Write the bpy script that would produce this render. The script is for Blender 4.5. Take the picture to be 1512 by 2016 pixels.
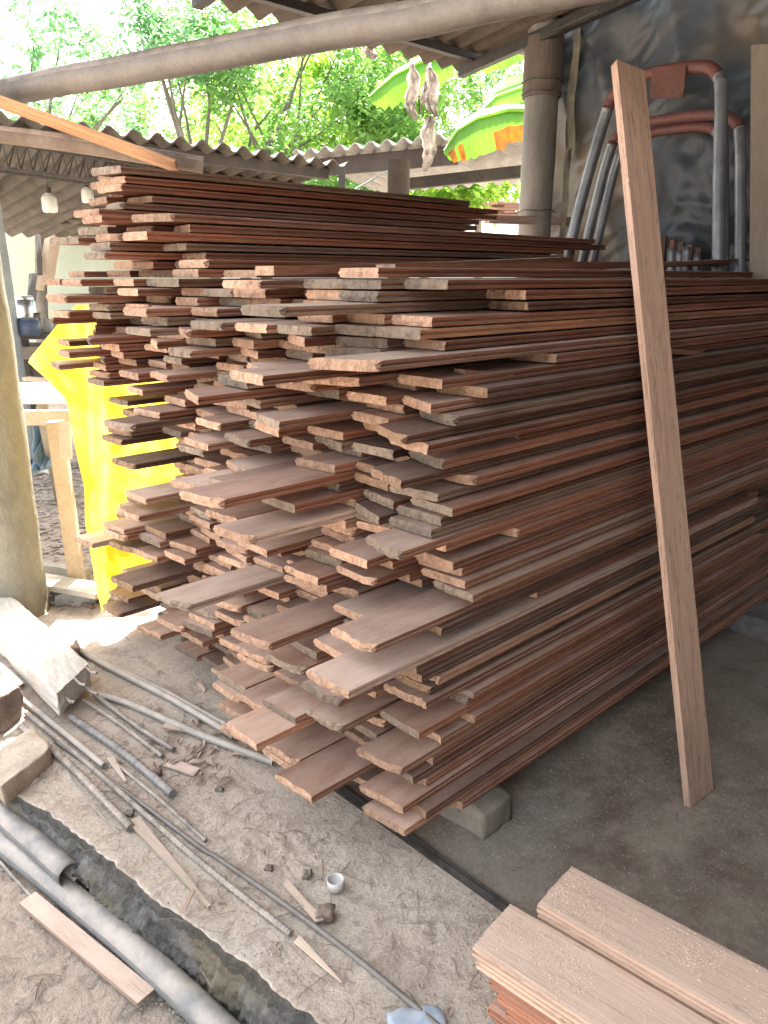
import bpy, bmesh, math, random
from mathutils import Vector, Matrix, noise
R = math.radians
for o in list(bpy.data.objects): bpy.data.objects.remove(o)
sc = bpy.context.scene
COL = sc.collection
random.seed(11)

# ---------------------------------------------------------------- camera, sky, sun, exposure
CAMH = 1.45; F = 1514.0; PITCH = R(17.0); AZ = R(46.4)
cd = bpy.data.cameras.new('camera'); cam = bpy.data.objects.new('camera', cd); COL.objects.link(cam)
cam.location = (0, 0, CAMH); cam.rotation_euler = (R(90) - PITCH, 0, 0)
cd.sensor_fit = 'VERTICAL'; cd.sensor_height = 36.0; cd.lens = F / 2016 * 36.0
cd.clip_start = .05; cd.clip_end = 2000
sc.camera = cam
SUN_EL, SUN_AZ = 58.0, 1.0      # azimuth from +Y, positive towards +X
w = bpy.data.worlds.new('World'); sc.world = w; w.use_nodes = True
nt = w.node_tree; bg = nt.nodes['Background']
sky = nt.nodes.new('ShaderNodeTexSky'); sky.sky_type = 'NISHITA'; sky.sun_disc = False
sky.sun_elevation = R(SUN_EL); sky.sun_rotation = R(SUN_AZ)
sky.air_density = 1.0; sky.dust_density = 4.0; sky.ozone_density = 1.0
hs = nt.nodes.new('ShaderNodeHueSaturation'); hs.inputs['Saturation'].default_value = .22
nt.links.new(sky.outputs[0], hs.inputs['Color']); nt.links.new(hs.outputs[0], bg.inputs[0]); bg.inputs[1].default_value = .15
sl = bpy.data.lights.new('sun', 'SUN'); sl.energy = 4.8; sl.angle = R(.6); sl.color = (1, .95, .87)
so = bpy.data.objects.new('sun', sl); COL.objects.link(so)
sd = Vector((math.sin(R(SUN_AZ)) * math.cos(R(SUN_EL)), math.cos(R(SUN_AZ)) * math.cos(R(SUN_EL)), math.sin(R(SUN_EL))))
so.rotation_euler = sd.to_track_quat('Z', 'Y').to_euler()
sc.view_settings.view_transform = 'Standard'; sc.view_settings.look = 'None'
sc.view_settings.exposure = 2.9; sc.view_settings.gamma = 1.0
sc.cycles.max_bounces = 8; sc.cycles.transparent_max_bounces = 8

# ---------------------------------------------------------------- frame of the yard: u along the boards, t across them, z up
D = Vector((math.sin(AZ), math.cos(AZ), 0)); E = Vector((-math.cos(AZ), math.sin(AZ), 0))
def W(u, t, z=0.): return D * u + E * t + Vector((0, 0, z))
ANG = math.atan2(D.y, D.x)
FRAME = Matrix.Rotation(ANG, 4, 'Z')
def ray(x, y):
    a = (x - 756) / F; b = -(y - 1008) / F
    return Vector((a, math.cos(PITCH) + b * math.sin(PITCH), -math.sin(PITCH) + b * math.cos(PITCH)))
C0 = Vector((0, 0, CAMH))
def at(x, y, z=0.): r = ray(x, y); return C0 + r * ((z - CAMH) / r.z)
def att(x, y, t): r = ray(x, y); return C0 + r * (t / r.dot(E))
def atu(x, y, u): r = ray(x, y); return C0 + r * (u / r.dot(D))
def aty(x, y, Y): r = ray(x, y); return C0 + r * (Y / r.y)

# ---------------------------------------------------------------- materials
class NT:
    def __init__(s, name):
        s.m = bpy.data.materials.new(name); s.m.use_nodes = True; s.t = s.m.node_tree
        s.p = s.t.nodes['Principled BSDF']; s.out = s.t.nodes['Material Output']
    def n(s, typ, **kw):
        x = s.t.nodes.new(typ)
        for k, v in kw.items():
            if k[0] == '_': setattr(x, k[1:], v)
            else: x.inputs[k.replace('#', '')].default_value = v
        return x
    def l(s, a, b): s.t.links.new(a, b)
    def coord(s, which='Object', scale=(1, 1, 1)):
        c = s.n('ShaderNodeTexCoord'); oi = s.n('ShaderNodeObjectInfo')
        ml = s.n('ShaderNodeMath', _operation='MULTIPLY'); ml.inputs[1].default_value = 37.
        s.l(oi.outputs['Random'], ml.inputs[0])
        ad = s.n('ShaderNodeVectorMath', _operation='ADD'); s.l(c.outputs[which], ad.inputs[0]); s.l(ml.outputs[0], ad.inputs[1])
        mp = s.n('ShaderNodeMapping'); s.l(ad.outputs[0], mp.inputs[0]); mp.inputs['Scale'].default_value = scale
        return mp.outputs[0]
    def noise(s, co, scale, detail=4., rough=.6, dist=0.):
        x = s.n('ShaderNodeTexNoise'); s.l(co, x.inputs['Vector'])
        x.inputs['Scale'].default_value = scale; x.inputs['Detail'].default_value = detail
        x.inputs['Roughness'].default_value = rough; x.inputs['Distortion'].default_value = dist
        return x.outputs['Fac']
    def ramp(s, fac, stops):
        x = s.n('ShaderNodeValToRGB'); s.l(fac, x.inputs[0]); e = x.color_ramp.elements
        while len(e) < len(stops): e.new(.5)
        for i, (p, c) in enumerate(stops):
            e[i].position = p; e[i].color = (*c, 1) if not isinstance(c, (int, float)) else (c, c, c, 1)
        return x.outputs[0]
    def mix(s, f, a, b, mode='MIX'):
        x = s.n('ShaderNodeMix', _data_type='RGBA', _blend_type=mode)
        for v, i in ((f, 0), (a, 6), (b, 7)):
            if isinstance(v, (int, float)): x.inputs[i].default_value = v
            elif isinstance(v, tuple): x.inputs[i].default_value = (*v, 1)
            else: s.l(v, x.inputs[i])
        return x.outputs[2]
    def math(s, op, a, b=0.):
        x = s.n('ShaderNodeMath', _operation=op)
        for i, v in enumerate((a, b)):
            if isinstance(v, (int, float)): x.inputs[i].default_value = v
            else: s.l(v, x.inputs[i])
        return x.outputs[0]
    def bump(s, h, dist=.005, strength=1.):
        x = s.n('ShaderNodeBump'); s.l(h, x.inputs['Height']); x.inputs['Distance'].default_value = dist
        x.inputs['Strength'].default_value = strength; s.l(x.outputs[0], s.p.inputs['Normal'])
    def up(s):
        g = s.n('ShaderNodeNewGeometry'); sp = s.n('ShaderNodeSeparateXYZ'); s.l(g.outputs['Normal'], sp.inputs[0])
        return sp.outputs[2]

def simple(name, c1, c2, scale=8, rough=.7, bump=.004, bscale=40, stretch=(1, 1, 1), dust=0., metal=0., c3=None, dustc=(.58, .49, .41)):
    m = NT(name); co = m.coord('Object', stretch)
    f = m.noise(co, scale, 6, .65)
    col = m.ramp(f, [(.3, c1), (.68, c2)] if c3 is None else [(.28, c1), (.55, c2), (.72, c3)])
    g = m.noise(co, bscale, 5, .7)
    col = m.mix(.35, col, m.ramp(g, [(.3, .45), (.7, 1.)]), 'MULTIPLY')
    if dust:
        d = m.math('MULTIPLY', m.math('GREATER_THAN', m.up(), .35), m.math('MULTIPLY', m.ramp(m.noise(co, scale * 2.3, 5), [(.3, 0.), (.6, 1.)]), dust))
        col = m.mix(d, col, dustc)
    m.l(col, m.p.inputs['Base Color']); m.p.inputs['Roughness'].default_value = rough; m.p.inputs['Metallic'].default_value = metal
    m.bump(g, bump); return m.m

def board_material():
    m = NT('board wood'); co = m.coord('Object', (1.2, 14, 14))
    a = m.n('ShaderNodeAttribute', _attribute_name='bc'); e = m.n('ShaderNodeAttribute', _attribute_name='ec')
    g1 = m.noise(co, 2.2, 7, .62, .6); g2 = m.noise(m.coord('Object', (3, 90, 90)), 2.5, 4, .6)
    gs = m.math('MULTIPLY', e.outputs['Alpha'], .8)
    grain = m.mix(gs, a.outputs['Color'], m.ramp(g1, [(.25, (.45, .38, .34)), (.5, (.9, .88, .86)), (.75, (1.3, 1.2, 1.1))]), 'MULTIPLY')
    grain = m.mix(m.math('MULTIPLY', e.outputs['Alpha'], .35), grain, m.ramp(g2, [(.3, .55), (.6, 1.1)]), 'MULTIPLY')
    ck = m.noise(m.coord('Object', (.9, 22, 22)), 1.6, 5, .7, .5)
    grain = m.mix(m.ramp(ck, [(.485, 0.), (.5, .7), (.515, 0.)]), grain, (.05, .025, .017))
    co3 = m.coord('Object', (1, 1, 1))
    st = m.ramp(m.noise(co3, 3.5, 4), [(.45, 0.), (.7, 1.)])
    grain = m.mix(m.math('MULTIPLY', st, .22), grain, (.26, .18, .14))
    # settled sawdust; skylight on the tops is painted into the same pale colour
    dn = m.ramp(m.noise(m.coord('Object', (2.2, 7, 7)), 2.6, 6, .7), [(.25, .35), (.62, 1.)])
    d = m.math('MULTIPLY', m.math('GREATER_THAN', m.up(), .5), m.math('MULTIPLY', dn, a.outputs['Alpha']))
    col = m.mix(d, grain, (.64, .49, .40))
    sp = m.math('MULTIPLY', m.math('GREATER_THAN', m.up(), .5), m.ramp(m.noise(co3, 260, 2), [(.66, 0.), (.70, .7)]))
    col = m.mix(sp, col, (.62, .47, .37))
    m.l(col, m.p.inputs['Base Color']); m.p.inputs['Roughness'].default_value = .6
    m.p.inputs['Specular IOR Level'].default_value = .28
    m.bump(m.math('ADD', g2, m.math('MULTIPLY', m.noise(co3, 180, 3), .5)), .0016, .8)
    en = NT('board end grain'); e = en.n('ShaderNodeAttribute', _attribute_name='ec')
    co = en.coord('Object', (1, 1, 1)); f = en.noise(co, 45, 6, .75); f2 = en.noise(en.coord('Object', (.5, 1, .35)), 190, 4, .7)
    c = en.mix(.8, e.outputs['Color'], en.ramp(f, [(.3, (.35, .3, .28)), (.5, (.9, .88, .85)), (.75, (1.35, 1.3, 1.2))]), 'MULTIPLY')
    c = en.mix(.4, c, en.ramp(f2, [(.35, .4), (.6, 1.15)]), 'MULTIPLY')
    en.l(c, en.p.inputs['Base Color']); en.p.inputs['Roughness'].default_value = .9; en.bump(en.math('ADD', f, f2), .006)
    return m.m, en.m
WOOD, ENDW = board_material()

def leafmat(name, c1, c2, tr=.5, rough=.45, sc_=1.5, tc=(1.35, 1.35, .8)):
    m = NT(name); co = m.coord('Object'); f = m.noise(co, sc_, 4)
    c = m.ramp(f, [(.35, c1), (.65, c2)])
    m.l(c, m.p.inputs['Base Color']); m.p.inputs['Roughness'].default_value = rough
    t = m.n('ShaderNodeBsdfTranslucent'); cc = m.mix(1., c, tc, 'MULTIPLY'); m.l(cc, t.inputs[0])
    mx = m.n('ShaderNodeMixShader'); mx.inputs[0].default_value = tr
    m.l(m.p.outputs[0], mx.inputs[1]); m.l(t.outputs[0], mx.inputs[2]); m.l(mx.outputs[0], m.out.inputs[0])
    return m.m

# ---------------------------------------------------------------- mesh helpers
class MB:
    def __init__(s): s.v = []; s.f = []; s.mi = []
    def add(s, vs, fs, mi=0):
        b = len(s.v); s.v += [Vector(v) for v in vs]
        for f in fs: s.f.append([b + i for i in f]); s.mi.append(mi)
    def box(s, o, X, Y, Z, j=0., mi=0):     # o corner, three edge vectors
        o, X, Y, Z = map(Vector, (o, X, Y, Z)); P = [o, o + X, o + X + Y, o + Y, o + Z, o + X + Z, o + X + Y + Z, o + Y + Z]
        if j: P = [p + Vector([random.uniform(-j, j) for _ in range(3)]) for p in P]
        fs = [(0, 3, 2, 1), (4, 5, 6, 7), (0, 1, 5, 4), (1, 2, 6, 5), (2, 3, 7, 6), (3, 0, 4, 7)]
        if X.cross(Y).dot(Z) < 0: fs = [f[::-1] for f in fs]
        s.add(P, fs, mi)
    def tube(s, pts, r, n=12, cap=True, rr=None, hollow=0.):
        pts = [Vector(p) for p in pts]; rings = []; up = Vector((0, 0, 1))
        for i, p in enumerate(pts):
            d = (pts[min(i + 1, len(pts) - 1)] - pts[max(i - 1, 0)]).normalized()
            a = d.cross(up if abs(d.z) < .9 else Vector((1, 0, 0))).normalized(); b = a.cross(d)
            q = r if rr is None else rr[i]
            rings.append([p + (a * math.cos(2 * math.pi * k / n) + b * math.sin(2 * math.pi * k / n)) * q for k in range(n)])
        vs = [v for rg in rings for v in rg]; fs = []
        for i in range(len(pts) - 1):
            for k in range(n): fs.append((i * n + k, i * n + (k + 1) % n, (i + 1) * n + (k + 1) % n, (i + 1) * n + k))
        m = len(vs)
        if cap and not hollow: fs += [tuple(range(n)), tuple((len(pts) - 1) * n + k for k in range(n - 1, -1, -1))]
        if hollow:
            for e_, end in ((0, pts[0]), (len(pts) - 1, pts[-1])):
                d = (pts[1] - pts[0]).normalized() if e_ == 0 else (pts[-2] - pts[-1]).normalized()
                b0 = len(vs); vs += [end + (v - end) * hollow for v in rings[e_]]; vs += [end + (v - end) * hollow + d * .12 for v in rings[e_]]
                for k in range(n):
                    k2 = (k + 1) % n; o = e_ * n
                    q1 = (o + k, b0 + k, b0 + k2, o + k2); q2 = (b0 + k, b0 + n + k, b0 + n + k2, b0 + k2)
                    fs += [q1, q2] if e_ == 0 else [q1[::-1], q2[::-1]]
                fs.append(tuple(b0 + n + k for k in range(n)))
        s.add(vs, fs)
    def build(s, name, mats, parent=None, smooth=False, bevel=0., frame=None):
        me = bpy.data.meshes.new(name); vs = s.v
        if frame is not None:
            inv = frame.inverted(); vs = [inv @ v for v in vs]
        me.from_pydata([tuple(v) for v in vs], [], s.f); 
        for m in (mats if isinstance(mats, list) else [mats]): me.materials.append(m)
        for p, i in zip(me.polygons, s.mi): p.material_index = i; p.use_smooth = smooth
        if bevel:
            bm = bmesh.new(); bm.from_mesh(me); bmesh.ops.recalc_face_normals(bm, faces=bm.faces)
            bmesh.ops.bevel(bm, geom=bm.edges[:], offset=bevel, segments=2, affect='EDGES', clamp_overlap=True); bm.to_mesh(me); bm.free()
        o = bpy.data.objects.new(name, me); COL.objects.link(o)
        if frame is not None: o.matrix_world = frame
        if parent is not None: o.parent = parent
        return o
def tag(o, label, cat, group=None, kind=None):
    if kind: o['kind'] = kind
    if label: o['label'] = label
    if cat: o['category'] = cat
    if group: o['group'] = group
    return o
def empty(name, loc, label, cat, group=None):
    o = bpy.data.objects.new(name, None); COL.objects.link(o); o.location = loc; return tag(o, label, cat, group)
def local(o, root):     # keep a child where its world coordinates put it
    o.parent = root; o.matrix_parent_inverse = Matrix.Translation(-root.location) ; return o
def stone(name, c, X, Y, Z, mat, seed, amp=.012, cuts=16):   # a rough block about centre c with half-axis vectors
    bm = bmesh.new(); bmesh.ops.create_cube(bm, size=2); bmesh.ops.subdivide_edges(bm, edges=bm.edges[:], cuts=cuts, use_grid_fill=True)
    X, Y, Z = map(Vector, (X, Y, Z)); sz = (X.length + Y.length + Z.length) / 3
    for v in bm.verts:
        p = v.co.copy(); q = p.lerp(p.normalized() * 1.25, .07)
        w_ = X * q.x + Y * q.y + Z * q.z
        nn = noise.noise_vector(w_ / sz * 1.1 + Vector((seed, 0, 0))) * amp * 2.2 + noise.noise_vector(w_ * 34 + Vector((seed, 3, 0))) * amp * .5
        v.co = w_ + nn
    me = bpy.data.meshes.new(name); bm.to_mesh(me); bm.free(); me.materials.append(mat)
    for p in me.polygons: p.use_smooth = True
    o = bpy.data.objects.new(name, me); COL.objects.link(o); o.location = c; return o
def plank(name, a, b, width, th, mat, wdir=Vector((0, 0, 1)), bow=0., seg=8, tip=1., jag=.004):
    """a plank from a to b; wdir: direction of its width"""
    a, b = Vector(a), Vector(b); d = (b - a).normalized(); wv = (wdir - d * wdir.dot(d)).normalized(); nv = d.cross(wv).normalized()
    m = MB(); vs = []
    for i in range(seg + 1):
        s_ = i / seg; p = a.lerp(b, s_) + Vector((0, 0, 1)) * bow * 4 * s_ * (1 - s_); hw = width / 2 * (1 + (tip - 1) * s_)
        for k, (x, y) in enumerate(((-1, -1), (1, -1), (1, 1), (-1, 1))):
            j = random.uniform(-jag, jag) if i in (0, seg) else 0
            vs.append(p + wv * hw * x + nv * th / 2 * y + d * j)
    fs = [(0, 1, 2, 3), tuple(seg * 4 + k for k in (3, 2, 1, 0))]
    for i in range(seg):
        for k in range(4): fs.append((i * 4 + k, (i + 1) * 4 + k, (i + 1) * 4 + (k + 1) % 4, i * 4 + (k + 1) % 4))
    m.add(vs, fs); rot = Matrix((d, wv, nv)).transposed().to_4x4(); rot.translation = a
    return m.build(name, mat, frame=rot)

# ---------------------------------------------------------------- tongue-and-groove boards
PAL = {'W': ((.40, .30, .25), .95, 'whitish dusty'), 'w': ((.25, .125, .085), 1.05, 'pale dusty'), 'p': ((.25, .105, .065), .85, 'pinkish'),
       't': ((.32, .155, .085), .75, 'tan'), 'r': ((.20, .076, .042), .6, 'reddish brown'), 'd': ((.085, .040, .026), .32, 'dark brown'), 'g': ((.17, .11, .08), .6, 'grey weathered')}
def paint(me, bc, dust, ec, gr=1.):
    n = len(me.vertices)
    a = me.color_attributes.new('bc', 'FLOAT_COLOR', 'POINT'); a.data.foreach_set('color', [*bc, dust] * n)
    b = me.color_attributes.new('ec', 'FLOAT_COLOR', 'POINT'); b.data.foreach_set('color', [*ec, gr] * n)
def board_geo(rng, u0, u1, width, th, skew=0., torn=.004, warp=.0015, chip=None):
    """vertices in pile frame: x along, y across, z 0 at the underside; returns verts, faces, material indices"""
    N = 13; gd = .006; tw = .006
    ys = [width * i / N for i in range(N + 1)]
    q1, q2 = rng.uniform(0, 9), rng.uniform(0, 9)
    jt = [torn * (1.5 * noise.noise(Vector((y * 22, q1, 0))) + .9 * noise.noise(Vector((y * 70, q1, 3)))) + rng.uniform(-.0009, .0009) for y in ys]
    jb = [a * .6 + torn * .8 * noise.noise(Vector((y * 30, q2, 7))) + rng.uniform(-.0009, .0009) for a, y in zip(jt, ys)]
    jm = [min(a, b) - rng.uniform(0, torn) * .6 for a, b in zip(jt, jb)]
    e1 = [rng.uniform(-torn, torn) for _ in ys]
    ph = rng.uniform(0, 6.3); L = u1 - u0
    def sec(x, kind):
        V = []
        def X(j, y):
            if kind == 0: return u0 + skew * (y / width) + j
            return x
        lift = lambda y: warp * math.sin(ph + x * 2.1) + warp * .7 * math.sin(ph * 2 + x * 4.3)
        for i, y in enumerate(ys):   # top, near to far
            jj = jt[i] + (chip * max(0, 1 - i / 3) if chip else 0); V.append((X(jj, y), y, th - (.0012 if i in (0, N) else 0) + lift(y)))
        # far side tongue
        V += [(X(jt[N], width), width, th * .66 + lift(0)), (X(jt[N], width), width + tw, th * .62 + lift(0)), (X(jb[N], width), width + tw, th * .38 + lift(0)), (X(jb[N], width), width, th * .34 + lift(0))]
        for i in range(N, -1, -1): V.append((X(jb[i] + (chip * max(0, 1 - i / 3) * .7 if chip else 0), ys[i]), ys[i], (.0012 if i in (0, N) else 0) + lift(0)))
        # near side groove
        V += [(X(jb[0], 0), 0, th * .34 + lift(0)), (X(jb[0] , 0), gd, th * .38 + lift(0)), (X(jt[0], 0), gd, th * .62 + lift(0)), (X(jt[0], 0), 0, th * .66 + lift(0))]
        return V
    xs = [u0, u0 + .06 + abs(skew), *[u0 + L * k / 6 for k in range(1, 6)], u1]
    V = []; Fc = []; MI = []
    for i, x in enumerate(xs): V += sec(x, 0 if i == 0 else 1)
    M = 2 * (N + 1) + 8
    for i in range(len(xs) - 1):
        for k in range(M):
            k2 = (k + 1) % M; Fc.append((i * M + k, (i + 1) * M + k, (i + 1) * M + k2, i * M + k2)); MI.append(0)
    # near end: a torn face with a middle row of its own
    mb = len(V)
    for i, y in enumerate(ys): V.append((u0 + skew * y / width + jm[i] * .9 + (chip * max(0, 1 - i / 3) * .85 if chip else 0) - rng.uniform(-.001, .0025), y, th * .5 + rng.uniform(-.002, .002) + warp * math.sin(ph + u0 * 2.1)))
    bt = lambda i: N + 5 + (N - i)
    for i in range(N):
        Fc.append((i, i + 1, mb + i + 1, mb + i)); MI.append(1); Fc.append((mb + i, mb + i + 1, bt(i + 1), bt(i))); MI.append(1)
    Fc.append((N, N + 1, N + 2, N + 3, N + 4, bt(N), mb + N)[:5] + (bt(N), mb + N)); MI.append(1)
    g0 = 2 * (N + 1) + 4
    Fc.append((0, mb, bt(0), g0, g0 + 1, g0 + 2, g0 + 3)); MI.append(1)
    b = (len(xs) - 1) * M
    for i in range(N): Fc.append((b + i + 1, b + i, b + bt(i), b + bt(i + 1))); MI.append(1)
    return V, Fc, MI
TH = .0262; Z0 = .085; T0 = 1.15; CP = .148
TOPS = [52, 52, 52, 52, 52, 53, 53, 59, 59, 65, 65, 51]
DATA = """0 0 1348 -48 r;0 1 1141 -14 t;0 3 1150 -18 r;0 4 1244 -15 r;0 7 1149 -14 t;0 9 1401 -16 r;0 11 1387 -23 r;0 12 1389 -26 r;0 14 1253 -2 d;0 18 975 -2 W;0 21 1056 -2 p;0 27 1567 0 r;0 29 1125 30 p;0 30 1238 0 g;0 34 1358 0 r;0 35 1149 39 d;0 36 1265 38 p;0 37 1574 0 r;0 38 1185 20 r;0 39 1128 60 d;0 40 1264 40 g;0 41 1236 53 w;0 45 1072 -60 w;1 1 1204 -14 p;1 3 1439 -7 p;1 4 993 -10 r;1 8 1232 -3 r;1 10 1081 0 t;1 13 1078 -4 p;1 17 1113 6 w;1 20 1194 -7 W;1 21 1553 7 r;1 24 1195 6 r;1 26 1178 -3 p;1 29 1272 0 r;1 30 1218 45 d;1 31 1269 31 r;1 32 1391 -10 r;1 37 1463 0 r;1 43 1159 -52 w;1 44 900 12 r;1 45 1248 -52 g;1 46 1270 -39 g;1 47 1227 0 g;1 49 966 0 g;1 50 1244 0 g;1 51 1252 0 g;1 52 1244 0 r;2 0 1183 -2 r;2 1 1253 1 t;2 3 1050 -7 t;2 4 1051 -6 t;2 8 933 1 t;2 9 1056 -6 p;2 14 1078 -12 r;2 15 1135 -1 p;2 18 983 -19 r;2 21 1448 0 r;2 22 1171 -31 r;2 23 1144 -3 r;2 27 1260 3 p;2 29 945 -10 W;2 31 1077 0 r;2 33 870 -21 r;2 36 1232 23 g;2 37 1237 -1 r;2 39 1041 29 w;2 42 1139 -4 r;2 43 1085 36 W;2 46 1133 60 r;2 47 1156 0 g;3 1 1198 -9 t;3 7 1067 0 p;3 11 1238 -8 p;3 12 1080 -13 r;3 13 1076 -15 w;3 19 1341 -10 p;3 24 1276 -2 r;3 25 1094 0 p;3 29 1334 7 r;3 32 1022 -9 g;3 37 1147 23 r;3 40 1093 18 w;3 41 922 45 r;3 42 1057 8 g;3 43 1090 60 w;3 44 1263 20 g;3 45 1250 18 p;3 47 1127 0 w;3 49 1316 0 g;3 51 1100 0 w;4 0 1101 -18 t;4 2 1172 -20 g;4 3 1094 -11 t;4 6 1069 0 t;4 7 1094 -9 t;4 11 1304 14 w;4 12 1210 -24 g;4 13 1207 -14 r;4 14 1213 -9 p;4 19 930 -19 W;4 27 1097 -15 p;4 31 1006 -20 w;4 32 1127 37 W;4 35 1149 15 p;4 44 1198 42 r;4 45 1182 25 w;4 46 1207 44 g;4 47 1084 0 g;5 1 1255 -3 w;5 12 1184 -6 r;5 14 1178 -17 p;5 19 1221 -15 p;5 21 1219 -19 p;5 26 1222 -21 p;5 30 1192 -12 r;5 34 1112 2 w;5 36 1151 12 r;5 38 1249 -26 r;5 43 1258 32 w;5 44 1081 1 w;5 45 1160 -13 g;5 46 1067 60 r;5 47 1181 0 g;5 48 1170 0 w;5 49 1267 0 g;5 50 1216 0 g;5 51 1381 0 W;6 9 1169 -27 p;6 10 1176 -11 r;6 11 1193 -23 p;6 23 1187 8 r;6 24 1189 15 r;6 32 1184 -10 g;6 36 1229 18 w;6 39 1249 8 r;6 40 1305 13 g;6 41 1086 16 w;6 45 1252 34 g;6 46 1043 -3 g;6 47 1090 0 g;6 48 1036 0 p;6 51 1141 0 d;6 53 1225 0 p;7 8 1133 -12 r;7 17 1173 -5 r;7 18 1216 -18 r;7 24 1029 -9 r;7 26 1055 -2 w;7 34 1245 -1 p;7 35 1026 -20 d;7 36 1125 -15 r;7 37 1216 6 r;7 42 1217 9 r;7 44 1138 50 p;7 47 1215 0 p;7 48 1201 0 w;7 50 1091 0 p;7 51 1191 0 g;7 54 1322 0 r;7 55 1260 0 g;7 56 1137 -11 r;7 57 1276 24 p;7 58 1212 -51 w;8 5 1136 -21 r;8 6 1233 -18 r;8 13 1048 -12 d;8 16 1152 -17 r;8 18 1162 -8 w;8 19 1185 -6 d;8 29 1091 -5 d;8 32 1274 4 g;8 38 1148 17 r;8 40 1139 7 r;8 41 1240 9 r;8 45 1245 60 r;8 48 1187 0 r;8 49 1262 0 w;8 51 1155 0 p;8 53 1223 0 r;8 54 1065 0 p;8 55 1089 0 p;8 56 1110 0 r;8 57 1227 -9 p;8 58 1074 1 p;9 8 1211 -2 r;9 9 1224 -13 d;9 15 1223 -6 r;9 16 1127 -20 d;9 18 1099 -6 r;9 19 1105 -15 w;9 21 1165 -1 w;9 22 1201 -13 d;9 31 1126 -3 d;9 32 1158 -13 d;9 34 1195 16 d;9 42 1166 22 r;9 43 1155 1 r;9 44 1053 60 r;9 47 1136 0 g;9 48 1127 0 w;9 49 991 0 r;9 50 1131 0 g;9 51 1053 0 r;9 53 1229 0 p;9 54 1318 0 w;9 55 1404 0 p;9 56 1344 -40 g;9 57 1155 -39 g;9 58 1374 -37 p;9 59 1133 -24 p;9 60 1202 19 w;9 61 1317 -16 p;9 62 1208 -5 r;9 63 1227 -14 r;9 64 1216 -35 g;10 9 1227 -22 p;10 18 1237 -27 d;10 35 1233 0 d;10 38 1152 3 r;10 39 1169 -1 r;10 40 1167 16 r;10 41 1156 55 r;10 42 1047 14 r;10 45 1144 60 r;10 46 1151 60 r;10 47 1053 0 r;10 51 1120 0 r;10 56 1119 -39 p;10 61 1234 0 r;10 62 1296 12 r;10 63 1263 -20 r;10 64 1307 -34 p;11 2 1175 0 d;11 4 1223 -14 d;11 14 1108 -15 W;11 40 1065 24 w;11 43 1110 14 r;11 44 1204 55 p;11 46 1054 60 r;11 49 1103 0 w;11 51 1100 0 r;11 52 1191 0 w"""
rows = {}
for s_ in DATA.split(';'):
    a = s_.split(); rows[(int(a[0]), int(a[1]))] = (int(a[2]) / 1000, int(a[3]) / 1000, a[4])
ONES = ['', 'first', 'second', 'third', 'fourth', 'fifth', 'sixth', 'seventh', 'eighth', 'ninth', 'tenth', 'eleventh', 'twelfth', 'thirteenth', 'fourteenth', 'fifteenth', 'sixteenth', 'seventeenth', 'eighteenth', 'nineteenth']
def ordinal(n):
    if n < 20: return ONES[n]
    t = ['twenty', 'thirty', 'forty', 'fifty', 'sixty'][n // 10 - 2]
    return t[:-1] + 'ieth' if n % 10 == 0 else t + '-' + ONES[n % 10]
def tshift(c, k):   # the courses above the dark gap sit slightly back
    return [.032, .024, .016, .008][c] if (c < 4 and k >= 45) else 0.
def endcol(rng, cl):
    if cl == 'g' or rng.random() < .22: q = rng.uniform(.16, .3); return (q * 1.15, q * .92, q * .72)
    if cl == 'd': return (.30, .19, .12)
    q = rng.uniform(.34, .62); return (q, q * .655, q * .46)
def silh(y):   # where the solid left side of the pile stands
    P = [(300, 235), (420, 190), (520, 200), (560, 130), (700, 180), (740, 330), (950, 350), (1000, 330), (1100, 300), (1250, 330), (2100, 330)]
    for (a, b), (c, d) in zip(P, P[1:]):
        if a <= y <= c: return b + (d - b) * (y - a) / (c - a)
    return 330
def pixel(p):
    q = Vector(p) - C0; f = q.y * math.cos(PITCH) - q.z * math.sin(PITCH); u_ = q.y * math.sin(PITCH) + q.z * math.cos(PITCH)
    return 756 + F * q.x / f, 1008 - F * u_ / f
NIND = 300; made = 0; rest = []; rng = random.Random(5)
slots = []
for c in range(12):
    for k in range(TOPS[c]):
        if (c, k) in rows:
            u, sk, cl = rows[(c, k)]; slots.append((0, c, k, u, sk, cl))
        else:
            u = 1.20 + rng.random() * .18
            if c >= 8 and k < 40: u += .05
            z = Z0 + TH * (k + 1)
            for _ in range(60):
                x, y = pixel(W(u, T0 + CP * c + .14, z))
                if c >= 7 and x < silh(y): u += .03
                else: break
            cl = rng.choices('rpdtg', (6, 2, 2.4, 1, .4))[0]
            # what shows largest: the near side courses, then the tops
            pr = 1 if c == 0 else 2 if (k >= TOPS[c] - 1 or c in (7, 9) and k > 52) else 3
            slots.append((pr, c, k, u, rng.uniform(-.02, .02), cl))
for (c, k), (u, sk, cl) in rows.items():
    if k >= TOPS[c]: slots.append((0, c, k, u, sk, cl))
slots.sort(key=lambda s_: (s_[0], s_[1], s_[2]))
have = {(s_[1], s_[2]) for s_ in slots}
infill = MB(); ibc = []; iec = []
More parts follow.
